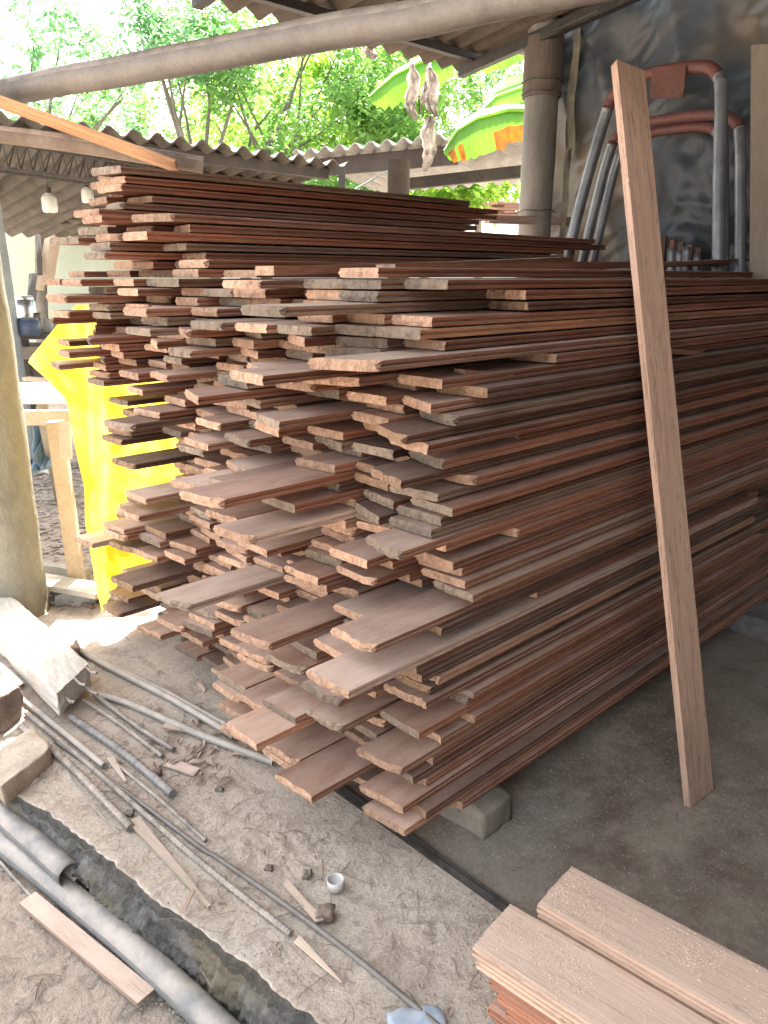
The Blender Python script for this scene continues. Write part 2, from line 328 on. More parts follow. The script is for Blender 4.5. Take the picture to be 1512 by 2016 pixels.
for idx, (pr, c, k, u, sk, cl) in enumerate(slots):
    base, dust, word = PAL[cl]
    v_ = rng.uniform(.65, 1.4); h_ = rng.uniform(-.05, .09)
    bc = (min(.8, base[0] * v_ * (1 + h_)), base[1] * v_, base[2] * v_ * (1 - h_)); ec = endcol(rng, cl)
    th = rng.uniform(.0200, .0238); wd = rng.uniform(.136, .140)
    if k > 52 and c >= 9: far = 3.13 + rng.uniform(-.25, .02)
    elif k > 50 and c >= 7: far = 3.75 + rng.uniform(-.5, .05)
    elif k > 50: far = 3.6 + rng.uniform(-.5, .3)
    else: far = rng.choice([3.35, 3.7, 3.95]) + rng.uniform(-.12, .12)
    if c == 0 and 14 < k < 30: far = rng.uniform(3.1, 3.4)
    t = T0 + CP * c + tshift(c, k) + (rng.choice([rng.uniform(-.012, .004), rng.uniform(-.05, .004)]) if c == 0 else rng.uniform(-.002, .002)); z = Z0 + TH * k + .0012
    if c == 0 and pr == 1: u = 1.20 + rng.random() ** 1.5 * .5
    chip = rng.choice([None, None, .012, -.0, .02]) if pr == 0 else None
    V, Fc, MI = board_geo(rng, 0, far - u, wd, th, sk, rng.choice([.0015, .004, .008]), rng.uniform(.0002, .0011), chip)
    if idx < NIND:
        m = MB(); m.v = V; m.f = Fc; m.mi = MI
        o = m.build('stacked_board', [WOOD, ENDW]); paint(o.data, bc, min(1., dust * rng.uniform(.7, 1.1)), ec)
        o.matrix_world = FRAME @ Matrix.Translation((u, t, z)) @ Matrix.Rotation(rng.uniform(-.0012, .0012), 4, 'Z')
        colw = 'rightmost' if c == 0 else 'leftmost' if c == 11 else ordinal(c + 1)
        tail = 'rightmost column of the big pile' if c == 0 else 'leftmost column of the big pile' if c == 11 else ordinal(c + 1) + ' column from the right'
        tag(o, '%s board, %s up from the bottom in the %s' % (word, ordinal(k + 1), tail), 'board', 'tongue and groove boards stacked in the big pile')
    else:
        b = len(infill.v); infill.v += [Vector((a[0] + u, a[1] + t, a[2] + z)) for a in V]; infill.f += [[b + i for i in f] for f in Fc]; infill.mi += MI
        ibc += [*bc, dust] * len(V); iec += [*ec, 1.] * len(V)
o = infill.build('board_infill', [WOOD, ENDW]); o.matrix_world = FRAME
a = o.data.color_attributes.new('bc', 'FLOAT_COLOR', 'POINT'); a.data.foreach_set('color', ibc)
a = o.data.color_attributes.new('ec', 'FLOAT_COLOR', 'POINT'); a.data.foreach_set('color', iec)
tag(o, 'reddish boards packed deep inside the big pile behind the jutting board ends', 'boards', None, 'stuff')

def board_at(name, a, b, width, th, cl, wdir, bow=0., bc=None, dust=None, seg=10, jag=.004, tip=1.):
    o = plank(name, a, b, width, th, [WOOD, ENDW], wdir, bow, seg, tip, jag)
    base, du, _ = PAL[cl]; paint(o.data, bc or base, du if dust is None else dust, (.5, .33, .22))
    o.data.polygons[0].material_index = 1; o.data.polygons[1].material_index = 1
    return o
# ---- loose pieces lying on the pile
def lay(px0, py0, px1, py1, t0, t1, w_, cl, label, cat='board', th=.022, bow=0.):
    a, b = att(px0, py0, t0), att(px1, py1, t1)
    return tag(board_at('loose_board', a, b, w_, th, cl, E, bow), label, cat)
ZT = Z0 + 52 * TH + .013
lay(520, 533, 1112, 511, 1.62, 1.80, .07, 'p', 'thin bowed board lying highest on the near half of the pile', bow=-.004)
lay(760, 530, 1420, 518, 1.40, 1.62, .06, 'p', 'long narrow pink strip on the pile top passing behind the leaning board')
lay(1290, 521, 1560, 506, 1.5, 1.75, .05, 'w', 'pale splintered strip end on the pile top at the right edge of the photo', th=.014)
lay(960, 432, 1165, 437, 2.95, 2.75, .05, 'W', 'whitish pole-like batten lying level just beyond the high half of the pile', th=.045)
o = lay(905, 735, 998, 743, 1.20, 1.17, .045, 't', 'short tan spacer stick poking from the dark gap in the pile side', 'stick', .02)
o = lay(1300, 690, 1375, 696, 1.13, 1.16, .04, 't', 'short pale spacer stick poking from the gap right of the leaning board', 'stick', .014)
for i, (x, y, s_) in enumerate([(985, 401, 0), (1000, 407, .004), (985, 412, -.003), (1000, 418, 0), (990, 424, .004)]):
    a = att(x - 20, y, 3.5 + s_); b = att(1120, y + 4, 3.5)
    tag(board_at('far_board', a, b, .12, .016, 'w', E), '%s thin pale board counting down in the small far stack left of the round post' % ordinal(i + 1), 'board', 'boards in the small far stack')

# ---- the board that leans against the pile
foot = at(1376, 1570, .004); topp = att(1236, 132, 1.24)
fw = (W(1, 0) + W(0, -.10)).normalized()
o = board_at('leaning_board', foot, topp, .122, .020, 't', fw, 0., (.52, .35, .26), .2, 24, .006); o.name = 'leaning_board'
tag(o, 'tall pale pink planed board leaning against the near side of the big pile', 'board'); [setattr(x, 'color', (*x.color[:3], .45)) for x in o.data.color_attributes['ec'].data]

# ---- fresh boards lying in the lower right corner
da = Vector((math.sin(R(130.9)), math.cos(R(130.9)), 0)); db = Vector((math.cos(R(130.9)), -math.sin(R(130.9)), 0)) * -1
def fresh(corner_px, z, n, names, wd=.142, L=1.5, spread=.012):
    tipp = at(*corner_px, z)
    for i in range(n):
        V, Fc, MI = board_geo(rng, 0, L, wd, .0235, rng.uniform(-.004, .004), .002, .0006)
        m = MB(); m.v = V; m.f = Fc; m.mi = MI
        o = m.build('fresh_board', [WOOD, ENDW]); v_ = rng.uniform(.9, 1.05)
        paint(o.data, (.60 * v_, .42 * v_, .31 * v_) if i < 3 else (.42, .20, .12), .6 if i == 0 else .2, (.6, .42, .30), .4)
        rot = Matrix((da, Vector((-da.y, da.x, 0)), Vector((0, 0, 1)))).transposed().to_4x4()
        rot.translation = tipp + Vector((0, 0, -.0245 * (i + 1))) + da * rng.uniform(0, spread) * (i > 0)
        o.matrix_world = rot; tag(o, names(i), 'board', 'fresh pale boards stacked in the lower right corner')
ZF = .197
fresh((930, 1862), ZF, 2, lambda i: ('top' if i == 0 else 'second') + ' fresh pale board of the lower left stack in the right corner')
fresh((1058, 1778), ZF + .0245, 4, lambda i: (['top knotty', 'second', 'third', 'fourth'][i]) + ' fresh pale board of the upper right stack in the right corner')
for i in range(6):
    zz = ZF - .0245 * (2 + i); tipp = at(965, 1925, ZF - .05)
    V, Fc, MI = board_geo(rng, 0, 1.3, .125, .0235, 0, .003, .0006); m = MB(); m.v = V; m.f = Fc; m.mi = MI
    o = m.build('red_board', [WOOD, ENDW]); paint(o.data, (.42, .17, .09), .4, (.5, .26, .15))
    rot = Matrix((da, Vector((-da.y, da.x, 0)), Vector((0, 0, 1)))).transposed().to_4x4(); tipp.z = zz - .0245
    rot.translation = tipp + da * (.02 * (i % 3)); o.matrix_world = rot
    tag(o, 'orange-red board, %s down under the lower left fresh stack' % ordinal(i + 1), 'board', 'red boards under the fresh stack')
    V, Fc, MI = board_geo(rng, 0, 1.3, .13, .0235, 0, .003, .0006); m = MB(); m.v = V; m.f = Fc; m.mi = MI
    if i < 4:
        o = m.build('red_board', [WOOD, ENDW]); paint(o.data, (.42, .19, .11), .2, (.5, .28, .17))
        r2 = rot.copy(); q = at(1075, 1790, ZF - .07); r2.translation = Vector((q.x, q.y, ZF + .0245 - .0245 * (5 + i))) + da * .03 * (i % 2 + 1); o.matrix_world = r2
        tag(o, 'brown board, %s down under the upper right fresh stack' % ordinal(i + 1), 'board', 'brown boards under the fresh stack')

# ---------------------------------------------------------------- ground, apron, shed floor
def groundmat(name, c1, c2, c3, sc_=3., bump=.012, grit=70, chunk=(.35, .31, .28)):
    m = NT(name); co = m.coord('Object'); f = m.noise(co, sc_, 8, .62); f2 = m.noise(co, grit, 6, .75); f3 = m.noise(co, 17, 6, .7, .6)
    col = m.ramp(f, [(.32, c1), (.5, c2), (.68, c3)])
    col = m.mix(m.ramp(f3, [(.5, 0.), (.62, .8)]), col, chunk)
    col = m.mix(.55, col, m.ramp(f2, [(.3, .5), (.6, 1.1)]), 'MULTIPLY')
    m.l(col, m.p.inputs['Base Color']); m.p.inputs['Roughness'].default_value = .92
    m.bump(m.math('ADD', m.math('MULTIPLY', f2, .6), m.math('MULTIPLY', f3, 1.2)), bump); return m.m
SAND = groundmat('sawdust sand', (.42, .345, .275), (.51, .43, .35), (.56, .49, .415), 2.5, .010, 110, (.35, .28, .22))
DIRT = groundmat('yard dirt', (.40, .31, .24), (.49, .395, .315), (.56, .48, .40), 1.6, .02, 60, (.22, .19, .16))
def floormat():
    m = NT('shed floor'); co = m.coord('Object'); f = m.noise(co, 1.7, 8, .6, .5); f2 = m.noise(co, 55, 6, .75); f3 = m.noise(co, 6, 7, .7, .8)
    col = m.ramp(f, [(.30, (.17, .125, .09)), (.5, (.225, .185, .145)), (.66, (.26, .24, .20))])
    col = m.mix(m.ramp(f3, [(.5, 0.), (.66, .65)]), col, (.125, .088, .062))
    col = m.mix(m.ramp(m.noise(co, 3.1, 6, .7), [(.5, 0.), (.62, .7)]), col, (.33, .28, .22))
    col = m.mix(.5, col, m.ramp(f2, [(.3, .55), (.6, 1.1)]), 'MULTIPLY')
    m.l(col, m.p.inputs['Base Color']); m.p.inputs['Roughness'].default_value = .75; m.bump(f2, .002); return m.m
FLOOR = floormat()
CONC0 = simple('rough old concrete', (0.072, 0.072, 0.068), (0.194, 0.187, 0.173), 9, .95, .02, 45, c3=(0.259, 0.238, 0.202))
def edgemat():
    m = NT('broken concrete face'); co = m.coord('Object'); c = m.n('ShaderNodeTexCoord'); sp = m.n('ShaderNodeSeparateXYZ'); m.l(c.outputs['Object'], sp.inputs[0])
    f = m.noise(co, 8, 7, .7, .4); f2 = m.noise(co, 55, 6, .8); f3 = m.noise(co, 3.2, 3)
    col = m.ramp(f, [(.32, (.08, .08, .075)), (.5, (.21, .205, .19)), (.64, (.34, .33, .30))])
    col = m.mix(m.ramp(f3, [(.48, 0.), (.6, .7)]), col, (.27, .22, .135))
    zz = m.math('ADD', sp.outputs[2], m.math('MULTIPLY', m.math('SUBTRACT', f, .5), .09))
    col = m.mix(m.ramp(zz, [(0., 0.), (1., 1.)]) if False else m.math('MULTIPLY', m.math('GREATER_THAN', zz, -.030), .7), col, (.065, .065, .060))
    col = m.mix(.6, col, m.ramp(f2, [(.3, .35), (.65, 1.3)]), 'MULTIPLY')
    m.l(col, m.p.inputs['Base Color']); m.p.inputs['Roughness'].default_value = .95; m.bump(m.math('ADD', f2, f), .022); return m.m
EDGEM = edgemat(); CONC = CONC0
PALEC = simple('pale concrete', (.46, .43, .38), (.62, .58, .52), 7, .9, .006, 90)
def grid(name, u0, u1, t0, t1, nu, nt_, fz, mat, smooth=True):
    vs = []; fs = []
    for i in range(nu + 1):
        for j in range(nt_ + 1):
            u = u0 + (u1 - u0) * i / nu; t = t0 + (t1 - t0) * j / nt_; vs.append(Vector((u, t, fz(u, t))))
    for i in range(nu):
        for j in range(nt_): a = i * (nt_ + 1) + j; fs.append((a, a + nt_ + 1, a + nt_ + 2, a + 1))
    me = bpy.data.meshes.new(name); me.from_pydata(vs, [], fs); me.materials.append(mat)
    for p in me.polygons: p.use_smooth = smooth
    o = bpy.data.objects.new(name, me); COL.objects.link(o); o.matrix_world = FRAME; return o
def nz(u, t, s_=1., q=0.): return noise.noise(Vector((u * s_, t * s_, q)))
def fract(u, t):
    k = max(0., min(1., .45 + 1.6 * nz(u, t, 3.1, 8)))
    return nz(u, t, 5) * .55 + k * (abs(nz(u, t, 17, 2)) * .9 + abs(nz(u, t, 42, 5)) * .65 + nz(u, t, 95, 1) * .28)
LOW = -.18
def lowz(u, t):
    r_ = max(0, min(1, (t - 3.9) / .8)); r_ = r_ * r_ * (3 - 2 * r_)
    return LOW * (1 - r_) + (-.03) * r_ + (fract(u, t) * .014 if abs(u) < 6 and abs(t) < 9 else 0)
# one sheet to the horizon: dense near the camera, coarse beyond
gv = []; gf = []
import bisect
us = sorted(set([round(-.6 + .0125 * i, 4) for i in range(108)] + [-2, -1.5, -1, -.8] + [-400, -120, -40, -15, -7, -4] + [.75 + .4 * i for i in range(1, 26)] + [16, 30, 60, 140, 400]))
ts = sorted(set([round(.2 + .0125 * i, 4) for i in range(216)] + [-400, -120, -40, -15, -7, -4, -2, -1, -.5, -.1] + [2.92 + .25 * i for i in range(1, 32)] + [14, 20, 35, 70, 150, 400]))
for u in us:
    for t in ts: gv.append((u, t, lowz(u, t)))
for i in range(len(us) - 1):
    for j in range(len(ts) - 1): a = i * len(ts) + j; gf.append((a, a + len(ts), a + len(ts) + 1, a + 1))
me = bpy.data.meshes.new('ground'); me.from_pydata(gv, [], gf); me.materials.append(DIRT)
for p in me.polygons: p.use_smooth = True
o = bpy.data.objects.new('ground', me); COL.objects.link(o); o.matrix_world = FRAME; tag(o, 'dusty sawdust-strewn yard dirt below the slab edge', None, None, 'structure')
# apron slab with a broken edge
EP = [(-2, .95), (0, .84), (.971, .724), (1.168, .696), (1.33, .674), (1.45, .649), (1.724, .614), (1.991, .576), (2.164, .525), (2.6, .47), (4.2, .40)]
def EDGE(t):
    for (a, b), (c, d) in zip(EP, EP[1:]):
        if t <= c: break
    return b + (d - b) * (t - a) / (c - a) + .010 * nz(0, t, 9, 3) + .008 * nz(0, t, 32, 1)
m = MB(); tl = [-1.5 + .05 * i for i in range(36)] + [.3 + .0055 * i for i in range(460)] + [2.85 + .03 * i for i in range(39)]; NTt = len(tl) - 1
ulist = [0, .004, .010] + [.018 + .0085 * i for i in range(62)] + [.56 + .02 * i for i in range(5)]; ulist = [x / .64 for x in ulist if x < .64] + [1.]
prof = [(-.006, -.012), (-.004, -.024), (-.014, -.038), (-.008, -.052), (-.02, -.066), (-.028, -.08), (-.018, -.095), (-.03, -.11), (-.034, -.125), (-.024, -.14), (-.036, -.155), (-.04, -.17), (-.05, -.19), (-.05, -.26)]
vs = []
for j in range(NTt + 1):
    t = tl[j]; e_ = EDGE(t)
    for (du, z) in reversed(prof): 
        ka = min(1, -z * 12); q = ka * (.030 * noise.noise(Vector((z * 14, t * 11, 3))) + .030 * abs(noise.noise(Vector((z * 34, t * 30, 8)))) + .020 * abs(noise.noise(Vector((z * 80, t * 75, 8))))) + .006 * noise.noise(Vector((z * 160, t * 150, 8)))
        vs.append(Vector((e_ + du + q - .008 * ka, t, z + .006 * ka * nz(z * 9, t * 24, 1))))
    for s_ in ulist: du = s_ * (1.243 - e_); vs.append(Vector((e_ + du, t, (-.003 if s_ == 0 else 0) + fract(e_ + du, t) * .011 * min(1, (1.243 - e_ - du) * 6 + .05) * (0.3 if du < .02 else 1))))
K = len(prof) + len(ulist); fs = []; mi = []
for j in range(NTt):
    for k in range(K - 1): a = j * K + k; fs.append((a, a + 1, a + K + 1, a + K)); mi.append(1 if k < len(prof) + 0 else 0)
m.v = vs; m.f = fs; m.mi = mi; o = m.build('apron', [SAND, EDGEM], smooth=True); o.matrix_world = FRAME
tag(o, 'concrete apron dusted with sand, with a broken dark front edge', None, None, 'structure')
o = grid('shed_floor', 1.235, 7.5, -3.0, 4.0, 60, 60, lambda u, t: .002 + .002 * nz(u, t, 2), FLOOR); tag(o, 'stained grey-brown concrete floor under the pile', None, None, 'structure')
o = grid('sandy_ground', 1.20, 4.5, 1.62, 4.0, 120, 80, lambda u, t: .007 * min(1, (u - 1.215) * 30) + .008 * fract(u, t), SAND); tag(o, 'sandy concrete beside and beneath the left end of the pile', None, None, 'structure')
o = grid('path', -2, 9, 3.96, 7.5, 60, 40, lambda u, t: .006 + .006 * nz(u, t, 3) - .03 * max(0, (t - 6.9)) - .2 * max(0, -1.0 - u), DIRT); tag(o, 'pale littered yard between the sheds', None, None, 'structure')

BLACK = simple('dark steel', (.018, .018, .017), (.05, .045, .04), 20, .55, .002, 60, dust=.25)
STRIP = simple('buried dark rail', (.012, .012, .011), (.035, .032, .028), 12, .7, .003, 60, dust=.12)
m = MB(); a = 1.222
m.box((a, -.4, -.01), (.020, 0, 0), (0, 2.1, 0), (0, 0, .016)); m.box((a + .020, -.4, -.01), (.009, 0, 0), (0, 2.1, 0), (0, 0, .022))
o = m.build('threshold_rail', STRIP, bevel=.002); o.matrix_world = FRAME; tag(o, 'dark metal rail set between the sandy apron and the shed floor', 'rail')

# ---------------------------------------------------------------- blocks that carry the pile
BLK = simple('grey-brown block', (.16, .14, .11), (.27, .24, .19), 10, .9, .004, 70)
def blk(u, t, su, st, sz, label, mat=BLK, sd=1):
    o = stone('bearer_block', W(u, t, sz / 2), D * su / 2, E * st / 2, Vector((0, 0, sz / 2)), mat, sd, .003, 7); return tag(o, label, 'block', 'blocks carrying the big pile')
blk(1.44, 1.155, .13, .19, .083, 'squared grey-brown block under the nearest corner of the pile')
blk(3.25, 1.09, .22, .22, .09, 'rough grey stone under the far right end of the pile', CONC, 4)
for i, t in enumerate((1.75, 2.25, 2.75)): blk(1.44, t, .13, .2, .082, 'bearer block hidden under the pile front, %s to the left of the corner block' % ordinal(i + 1), BLK, 6 + i)
for i, t in enumerate((1.7, 2.3, 2.8)): blk(3.2, t, .13, .2, .082, 'bearer block hidden under the pile rear, %s to the left of the right end stone' % ordinal(i + 1), BLK, 16 + i)

# ---------------------------------------------------------------- posts, poles, roof
POST = simple('aged post', (.20, .18, .15), (.34, .31, .26), 5, .85, .006, 60, (1, 1, .35), c3=(.42, .38, .30))
YPOST = simple('limewashed post', (0.186, 0.174, 0.130), (0.260, 0.248, 0.192), 2.6, .9, .014, 30, (1, 1, .6), c3=(0.149, 0.136, 0.112))
def bumpy_post(name, x, y, r, z0, z1, mat, label, tilt=(0, 0), cat='post', bulge=.008, seedv=0, top=1.):
    m = MB(); n = 40; pts = []; rr = []
    for i in range(n + 1):
        z = z0 + (z1 - z0) * i / n; pts.append((x + tilt[0] * (z - z0), y + tilt[1] * (z - z0), z)); rr.append(r * (1 + (top - 1) * i / n) + bulge * noise.noise(Vector((seedv, z * 3, 0))))
    m.tube(pts, r, 28, rr=rr); root = Vector((x, y, z0)); o = m.build(name, mat, smooth=True, frame=Matrix.Translation(root)); 
    for v in o.data.vertices:
        a_ = math.atan2(v.co.y, v.co.x); k = 1 + .035 * noise.noise(Vector((math.cos(a_) * 2, math.sin(a_) * 2, v.co.z * 5 + seedv))); v.co.x *= k; v.co.y *= k
    return tag(o, label, cat)
pc = at(28, 1215, 0)
bumpy_post('round_post', pc.x, pc.y + .06, .125, -.02, 2.66, YPOST, 'thick yellowish round post at the left edge, damp and stained at its foot', seedv=3)
pr_ = atu(1063, 250, 4.0)
BAMB = simple('grey bamboo', (0.124, 0.115, 0.096), (0.205, 0.192, 0.167), 6, .7, .003, 70, (1, 1, .25), c3=(0.161, 0.149, 0.130))
o = bumpy_post('bamboo_post', pr_.x, pr_.y, .101, 0, 2.80, BAMB, None, seedv=9, bulge=.004, top=.93)
root = empty('bamboo_post', (pr_.x, pr_.y, 0), 'thick grey bamboo post beside the dark sheeting, bound near its top', 'post')
o.name = 'trunk'; o.parent = root; o.location = (0, 0, 0)
for k in ('category', 'label'):
    if k in o: del o[k]
WRAP = simple('brown wrap', (0.091, 0.070, 0.056), (0.147, 0.119, 0.098), 12, .8, .004, 60, (1, 1, .3))
m = MB(); m.tube([(0, 0, 2.42), (0, 0, 2.72)], .112, 28, rr=[.110, .108]); m.build('wrap', WRAP, root, smooth=False)
for zb, nm in ((2.44, 0), (2.50, 0), (1.82, 0)):
    m = MB(); n = 32; m.tube([(.114 * math.cos(i / n * 6.2832), .114 * math.sin(i / n * 6.2832), zb + .004 * math.sin(i)) for i in range(n + 1)], .004, 6, cap=False); m.build('binding_wire', BLACK, root)

PIPE = simple('dusty pipe', (0.110, 0.096, 0.083), (0.182, 0.165, 0.146), 6, .5, .003, 60, (1, 1, 1), dust=.3, c3=(0.149, 0.121, 0.099))
def rodp(name, pts, r, mat, label, cat, n=14, hollow=0., sub=10, group=None, wob=0., smooth=True, rib=None, part=None):
    P = [Vector(p) for p in pts]; Q = []
    for i in range(len(P) - 1):
        p0 = P[max(i - 1, 0)]; p1 = P[i]; p2 = P[i + 1]; p3 = P[min(i + 2, len(P) - 1)]; L = (p2 - p1).length
        ns = max(2, int(L / rib / .5)) if rib else sub
        for k in range(ns):
            t = k / ns; q = .5 * ((2 * p1) + (p2 - p0) * t + (2 * p0 - 5 * p1 + 4 * p2 - p3) * t * t + (3 * p1 - p0 - 3 * p2 + p3) * t ** 3)
            if wob: q = q + noise.noise_vector(q * 3) * wob
            Q.append(q)
    Q.append(P[-1]); m = MB(); rr = None
    if rib: rr = [r * (1.15 if i % 2 else .9) for i in range(len(Q))]; smooth = False
    m.tube(Q, r, n, rr=rr, hollow=hollow); o = m.build(name, mat, smooth=smooth, frame=Matrix.Translation(Q[0])); return tag(o, label, cat, group)
a, b, c_ = at(0, 183, 2.1), at(704, 57, 2.1), at(1010, -6, 2.1)
rodp('overhead_pipe', [a - (b - a) * .6, a, b, c_, c_ + (c_ - b) * 4], .046, PIPE, 'long thick dusty pipe slung overhead across the top of the photo', 'pipe', 28, sub=14, wob=.01)
rodp('rough_pole', [att(-160, 246, 3.3), att(120, 280, 3.05), att(400, 325, 2.76)], .030, simple('rough pole bark', (0.154, 0.115, 0.084), (0.252, 0.203, 0.161), 9, .85, .004, 50, dust=.4), 'brown pole at the left coming in to rest on the high end of the pile', 'pole', 16)
o = board_at('sunlit_board', att(348, 328, 2.70), at(-90, 168, 2.09), .095, .012, 't', E, 0., (.60, .33, .17), .05, 10); tag(o, 'glowing orange board slanting down from the overhead pipe onto the pile', 'board')  # sunlit glow is put into the saturated orange base colour

ROOF = simple('corrugated roof underside', (0.042, 0.033, 0.025), (0.084, 0.066, 0.048), 3, .85, .003, 40, c3=(0.114, 0.093, 0.072))
ROOFD = simple('dark shed roof sheet', (.05, .042, .036), (.11, .09, .07), 3, .85, .003, 40)
def corr(name, O, Wv, Sv, pitch, amp, th, mat, ns=6):
    """corrugated sheet: O corner, Wv across the waves, Sv down the waves"""
    Wv, Sv = Vector(Wv), Vector(Sv); n = Wv.cross(Sv).normalized(); n = n if n.z > 0 else -n
    nw = int(Wv.length / pitch * 8); m = MB(); vs = []
    for side in (0, 1):
        for i in range(nw + 1):
            for j in range(ns + 1): vs.append(O + Wv * i / nw + Sv * j / ns + n * (amp * math.sin(i / 8 * 2 * math.pi) - side * th))
    K = ns + 1; B = (nw + 1) * K; fs = []
    for i in range(nw):
        for j in range(ns):
            a = i * K + j; fs.append((a, a + K, a + K + 1, a + 1)); a += B; fs.append((a, a + 1, a + K + 1, a + K))
        for j in (0, ns): a = i * K + j; fs.append((a, a + B, a + B + K, a + K))
    for j in range(ns):
        for i in (0, nw): a = i * K + j; fs.append((a, a + 1, a + 1 + B, a + B))
    m.add(vs, fs); return m.build(name, mat, smooth=False, frame=Matrix.Translation(O))
SL = .14
rf = empty('shed_roof', W(.6, 3.6, 2.7), 'brown corrugated roof over the pile carried on dark purlins', 'roof')
Uo, U1 = .5, 4.05
o = corr('roof_sheet', W(Uo, 3.6, 2.7), D * (U1 - Uo), W(0, -6.2, 6.2 * SL), .15, .024, .007, ROOF, 10); local(o, rf)
for i, t in enumerate((3.32, 2.4, 1.3, .1, -1.1)):
    z = 2.7 + (3.6 - t) * SL - .075; m = MB(); m.box(W(Uo + .02, t, z), D * (U1 - Uo - .03), E * .045, Vector((0, 0, .042))); o = m.build('purlin', BLACK); local(o, rf)
for i, u in enumerate((3.9, 2.1)):
    m = MB(); m.box(W(u, 3.45, 2.60), D * .05, W(0, -5.8, 5.8 * SL), Vector((0, 0, .06))); o = m.build('rafter', BLACK); local(o, rf)

# ---------------------------------------------------------------- dark sheeting wall at the right
def tarpmat():
    m = NT('dark plastic sheeting'); co = m.coord('Object'); f = m.noise(co, .9, 3, .5, .2); f2 = m.noise(co, 9, 6, .7, 1.2)
    col = m.ramp(f, [(.40, (.026, .032, .038)), (.52, (.048, .058, .067)), (.60, (.080, .070, .055)), (.74, (.20, .15, .095))])
    col = m.mix(m.ramp(f2, [(.52, 0.), (.7, .16)]), col, (.09, .085, .075))
    m.l(col, m.p.inputs['Base Color']); m.p.inputs['Roughness'].default_value = .46; m.p.inputs['Specular IOR Level'].default_value = .55
    v = m.n('ShaderNodeTexVoronoi', _feature='DISTANCE_TO_EDGE'); v.inputs['Scale'].default_value = 5.5
    wv = m.n('ShaderNodeVectorMath', _operation='ADD'); nn = m.n('ShaderNodeTexNoise'); m.l(co, nn.inputs['Vector']); nn.inputs['Scale'].default_value = 4; m.l(co, wv.inputs[0]); m.l(nn.outputs['Color'], wv.inputs[1]); m.l(wv.outputs[0], v.inputs['Vector'])
    m.bump(m.noise(co, 11, 6, .6, .3), .008, .5); return m.m
TARP = tarpmat()
def sheet(name, fn, na, nb, mat):
    vs = [fn(i / na, j / nb) for i in range(na + 1) for j in range(nb + 1)]; fs = []
    for i in range(na):
        for j in range(nb): a = i * (nb + 1) + j; fs.append((a, a + nb + 1, a + nb + 2, a + 1))
    m = MB(); m.add(vs, fs); return m.build(name, mat, smooth=True, frame=Matrix.Translation(vs[0]))
def wallfn(a, b):
    t = 2.96 - a * 5.1; z = 1.0 + b * (2.10 + a * .6)
    bott = .25 * max(0, noise.noise(Vector((a * 9, 0, 4)))) * (1 - b)
    rg_ = lambda s1, s2, q, ang: (1 - abs(noise.noise(Vector(((t * math.cos(ang) + z * math.sin(ang)) * s1, (z * math.cos(ang) - t * math.sin(ang)) * s2, q)))) * 2)
    u = 4.22 + .09 * nz(t, z, 1.3, 2) - .09 * rg_(1.9, .8, 1, .5) - .042 * rg_(4.2, 1.6, 4, -.6) - .013 * rg_(10, 4, 6, .9) - .005 * rg_(24, 12, 2, 0)
    return W(u, t, z + bott)
o = sheet('dark_sheeting', wallfn, 260, 140, TARP); tag(o, 'crumpled dark plastic sheeting hung as the wall behind the pile on the right', 'sheeting')
# the lean, torn edge of the sheet beside the post
o = sheet('sheeting_edge', lambda a, b: W(4.11 + .02 * nz(0, b, 7), 2.80 - .05 * a + .03 * nz(a, b * 2.4, 3), 1.15 + 1.7 * b), 4, 60, simple('frayed sheet hem', (.10, .09, .07), (.26, .24, .17), 8, .8)); tag(o, 'frayed pale hem of the sheeting running up beside the bamboo post', 'hem')
# unseen side wall added to keep the interior dark, and the low back wall
BRK = simple('dark block wall', (.05, .045, .04), (.10, .09, .075), 5, .9, .006, 40)
m = MB(); m.box(W(-1.4, -2.3, 0), D * 5.7, E * .14, Vector((0, 0, 3.4))); o = m.build('shading_wall', BRK); tag(o, 'added unseen dark wall on the right that keeps the shed dim', 'wall')
m = MB(); m.box(W(4.35, -2.7, 0), D * .12, E * 5.3, Vector((0, 0, 1.25))); o = m.build('low_wall', BRK); tag(o, 'low dark wall below the sheeting behind the pile', 'wall')

# ---- bent tube frames standing against the sheeting
GALV = simple('galvanised tube', (.13, .135, .14), (.26, .27, .275), 8, .4, .001, 90, metal=.4)
REDT = simple('red painted tube', (0.114, 0.033, 0.025), (0.162, 0.060, 0.048), 14, .6, .002, 80, c3=(0.084, 0.060, 0.054))
def bent(pts, r, label, redrange):
    P = [atu(x, y, u) for x, y, u in pts]; Q = []
    for i in range(len(P) - 1):
        p0 = P[max(i - 1, 0)]; p1 = P[i]; p2 = P[i + 1]; p3 = P[min(i + 2, len(P) - 1)]
        for k in range(10):
            t = k / 10; Q.append(.5 * ((2 * p1) + (p2 - p0) * t + (2 * p0 - 5 * p1 + 4 * p2 - p3) * t * t + (3 * p1 - p0 - 3 * p2 + p3) * t ** 3))
    Q.append(P[-1]); rt = empty('tube_frame', Q[0], label, 'frame', 'bent tube frames against the sheeting')
    a, b = redrange
    for q, mt, nm in ((Q[:a + 1], GALV, 'leg'), (Q[a:b + 1], REDT, 'crosspiece'), (Q[b:], GALV, 'leg')):
        if len(q) > 1: m = MB(); m.tube(q, r, 16); o = m.build(nm, mt, smooth=True); local(o, rt)
    return rt
f1 = bent([(1098, 620, 3.70), (1133, 440, 3.74), (1190, 235, 3.82), (1212, 185, 3.83), (1270, 148, 3.84), (1375, 132, 3.80), (1410, 145, 3.78), (1420, 190, 3.76), (1416, 360, 3.7), (1414, 620, 3.62)], .029, 'tallest bent tube frame, its red top arched over the rusty plate', (22, 62))
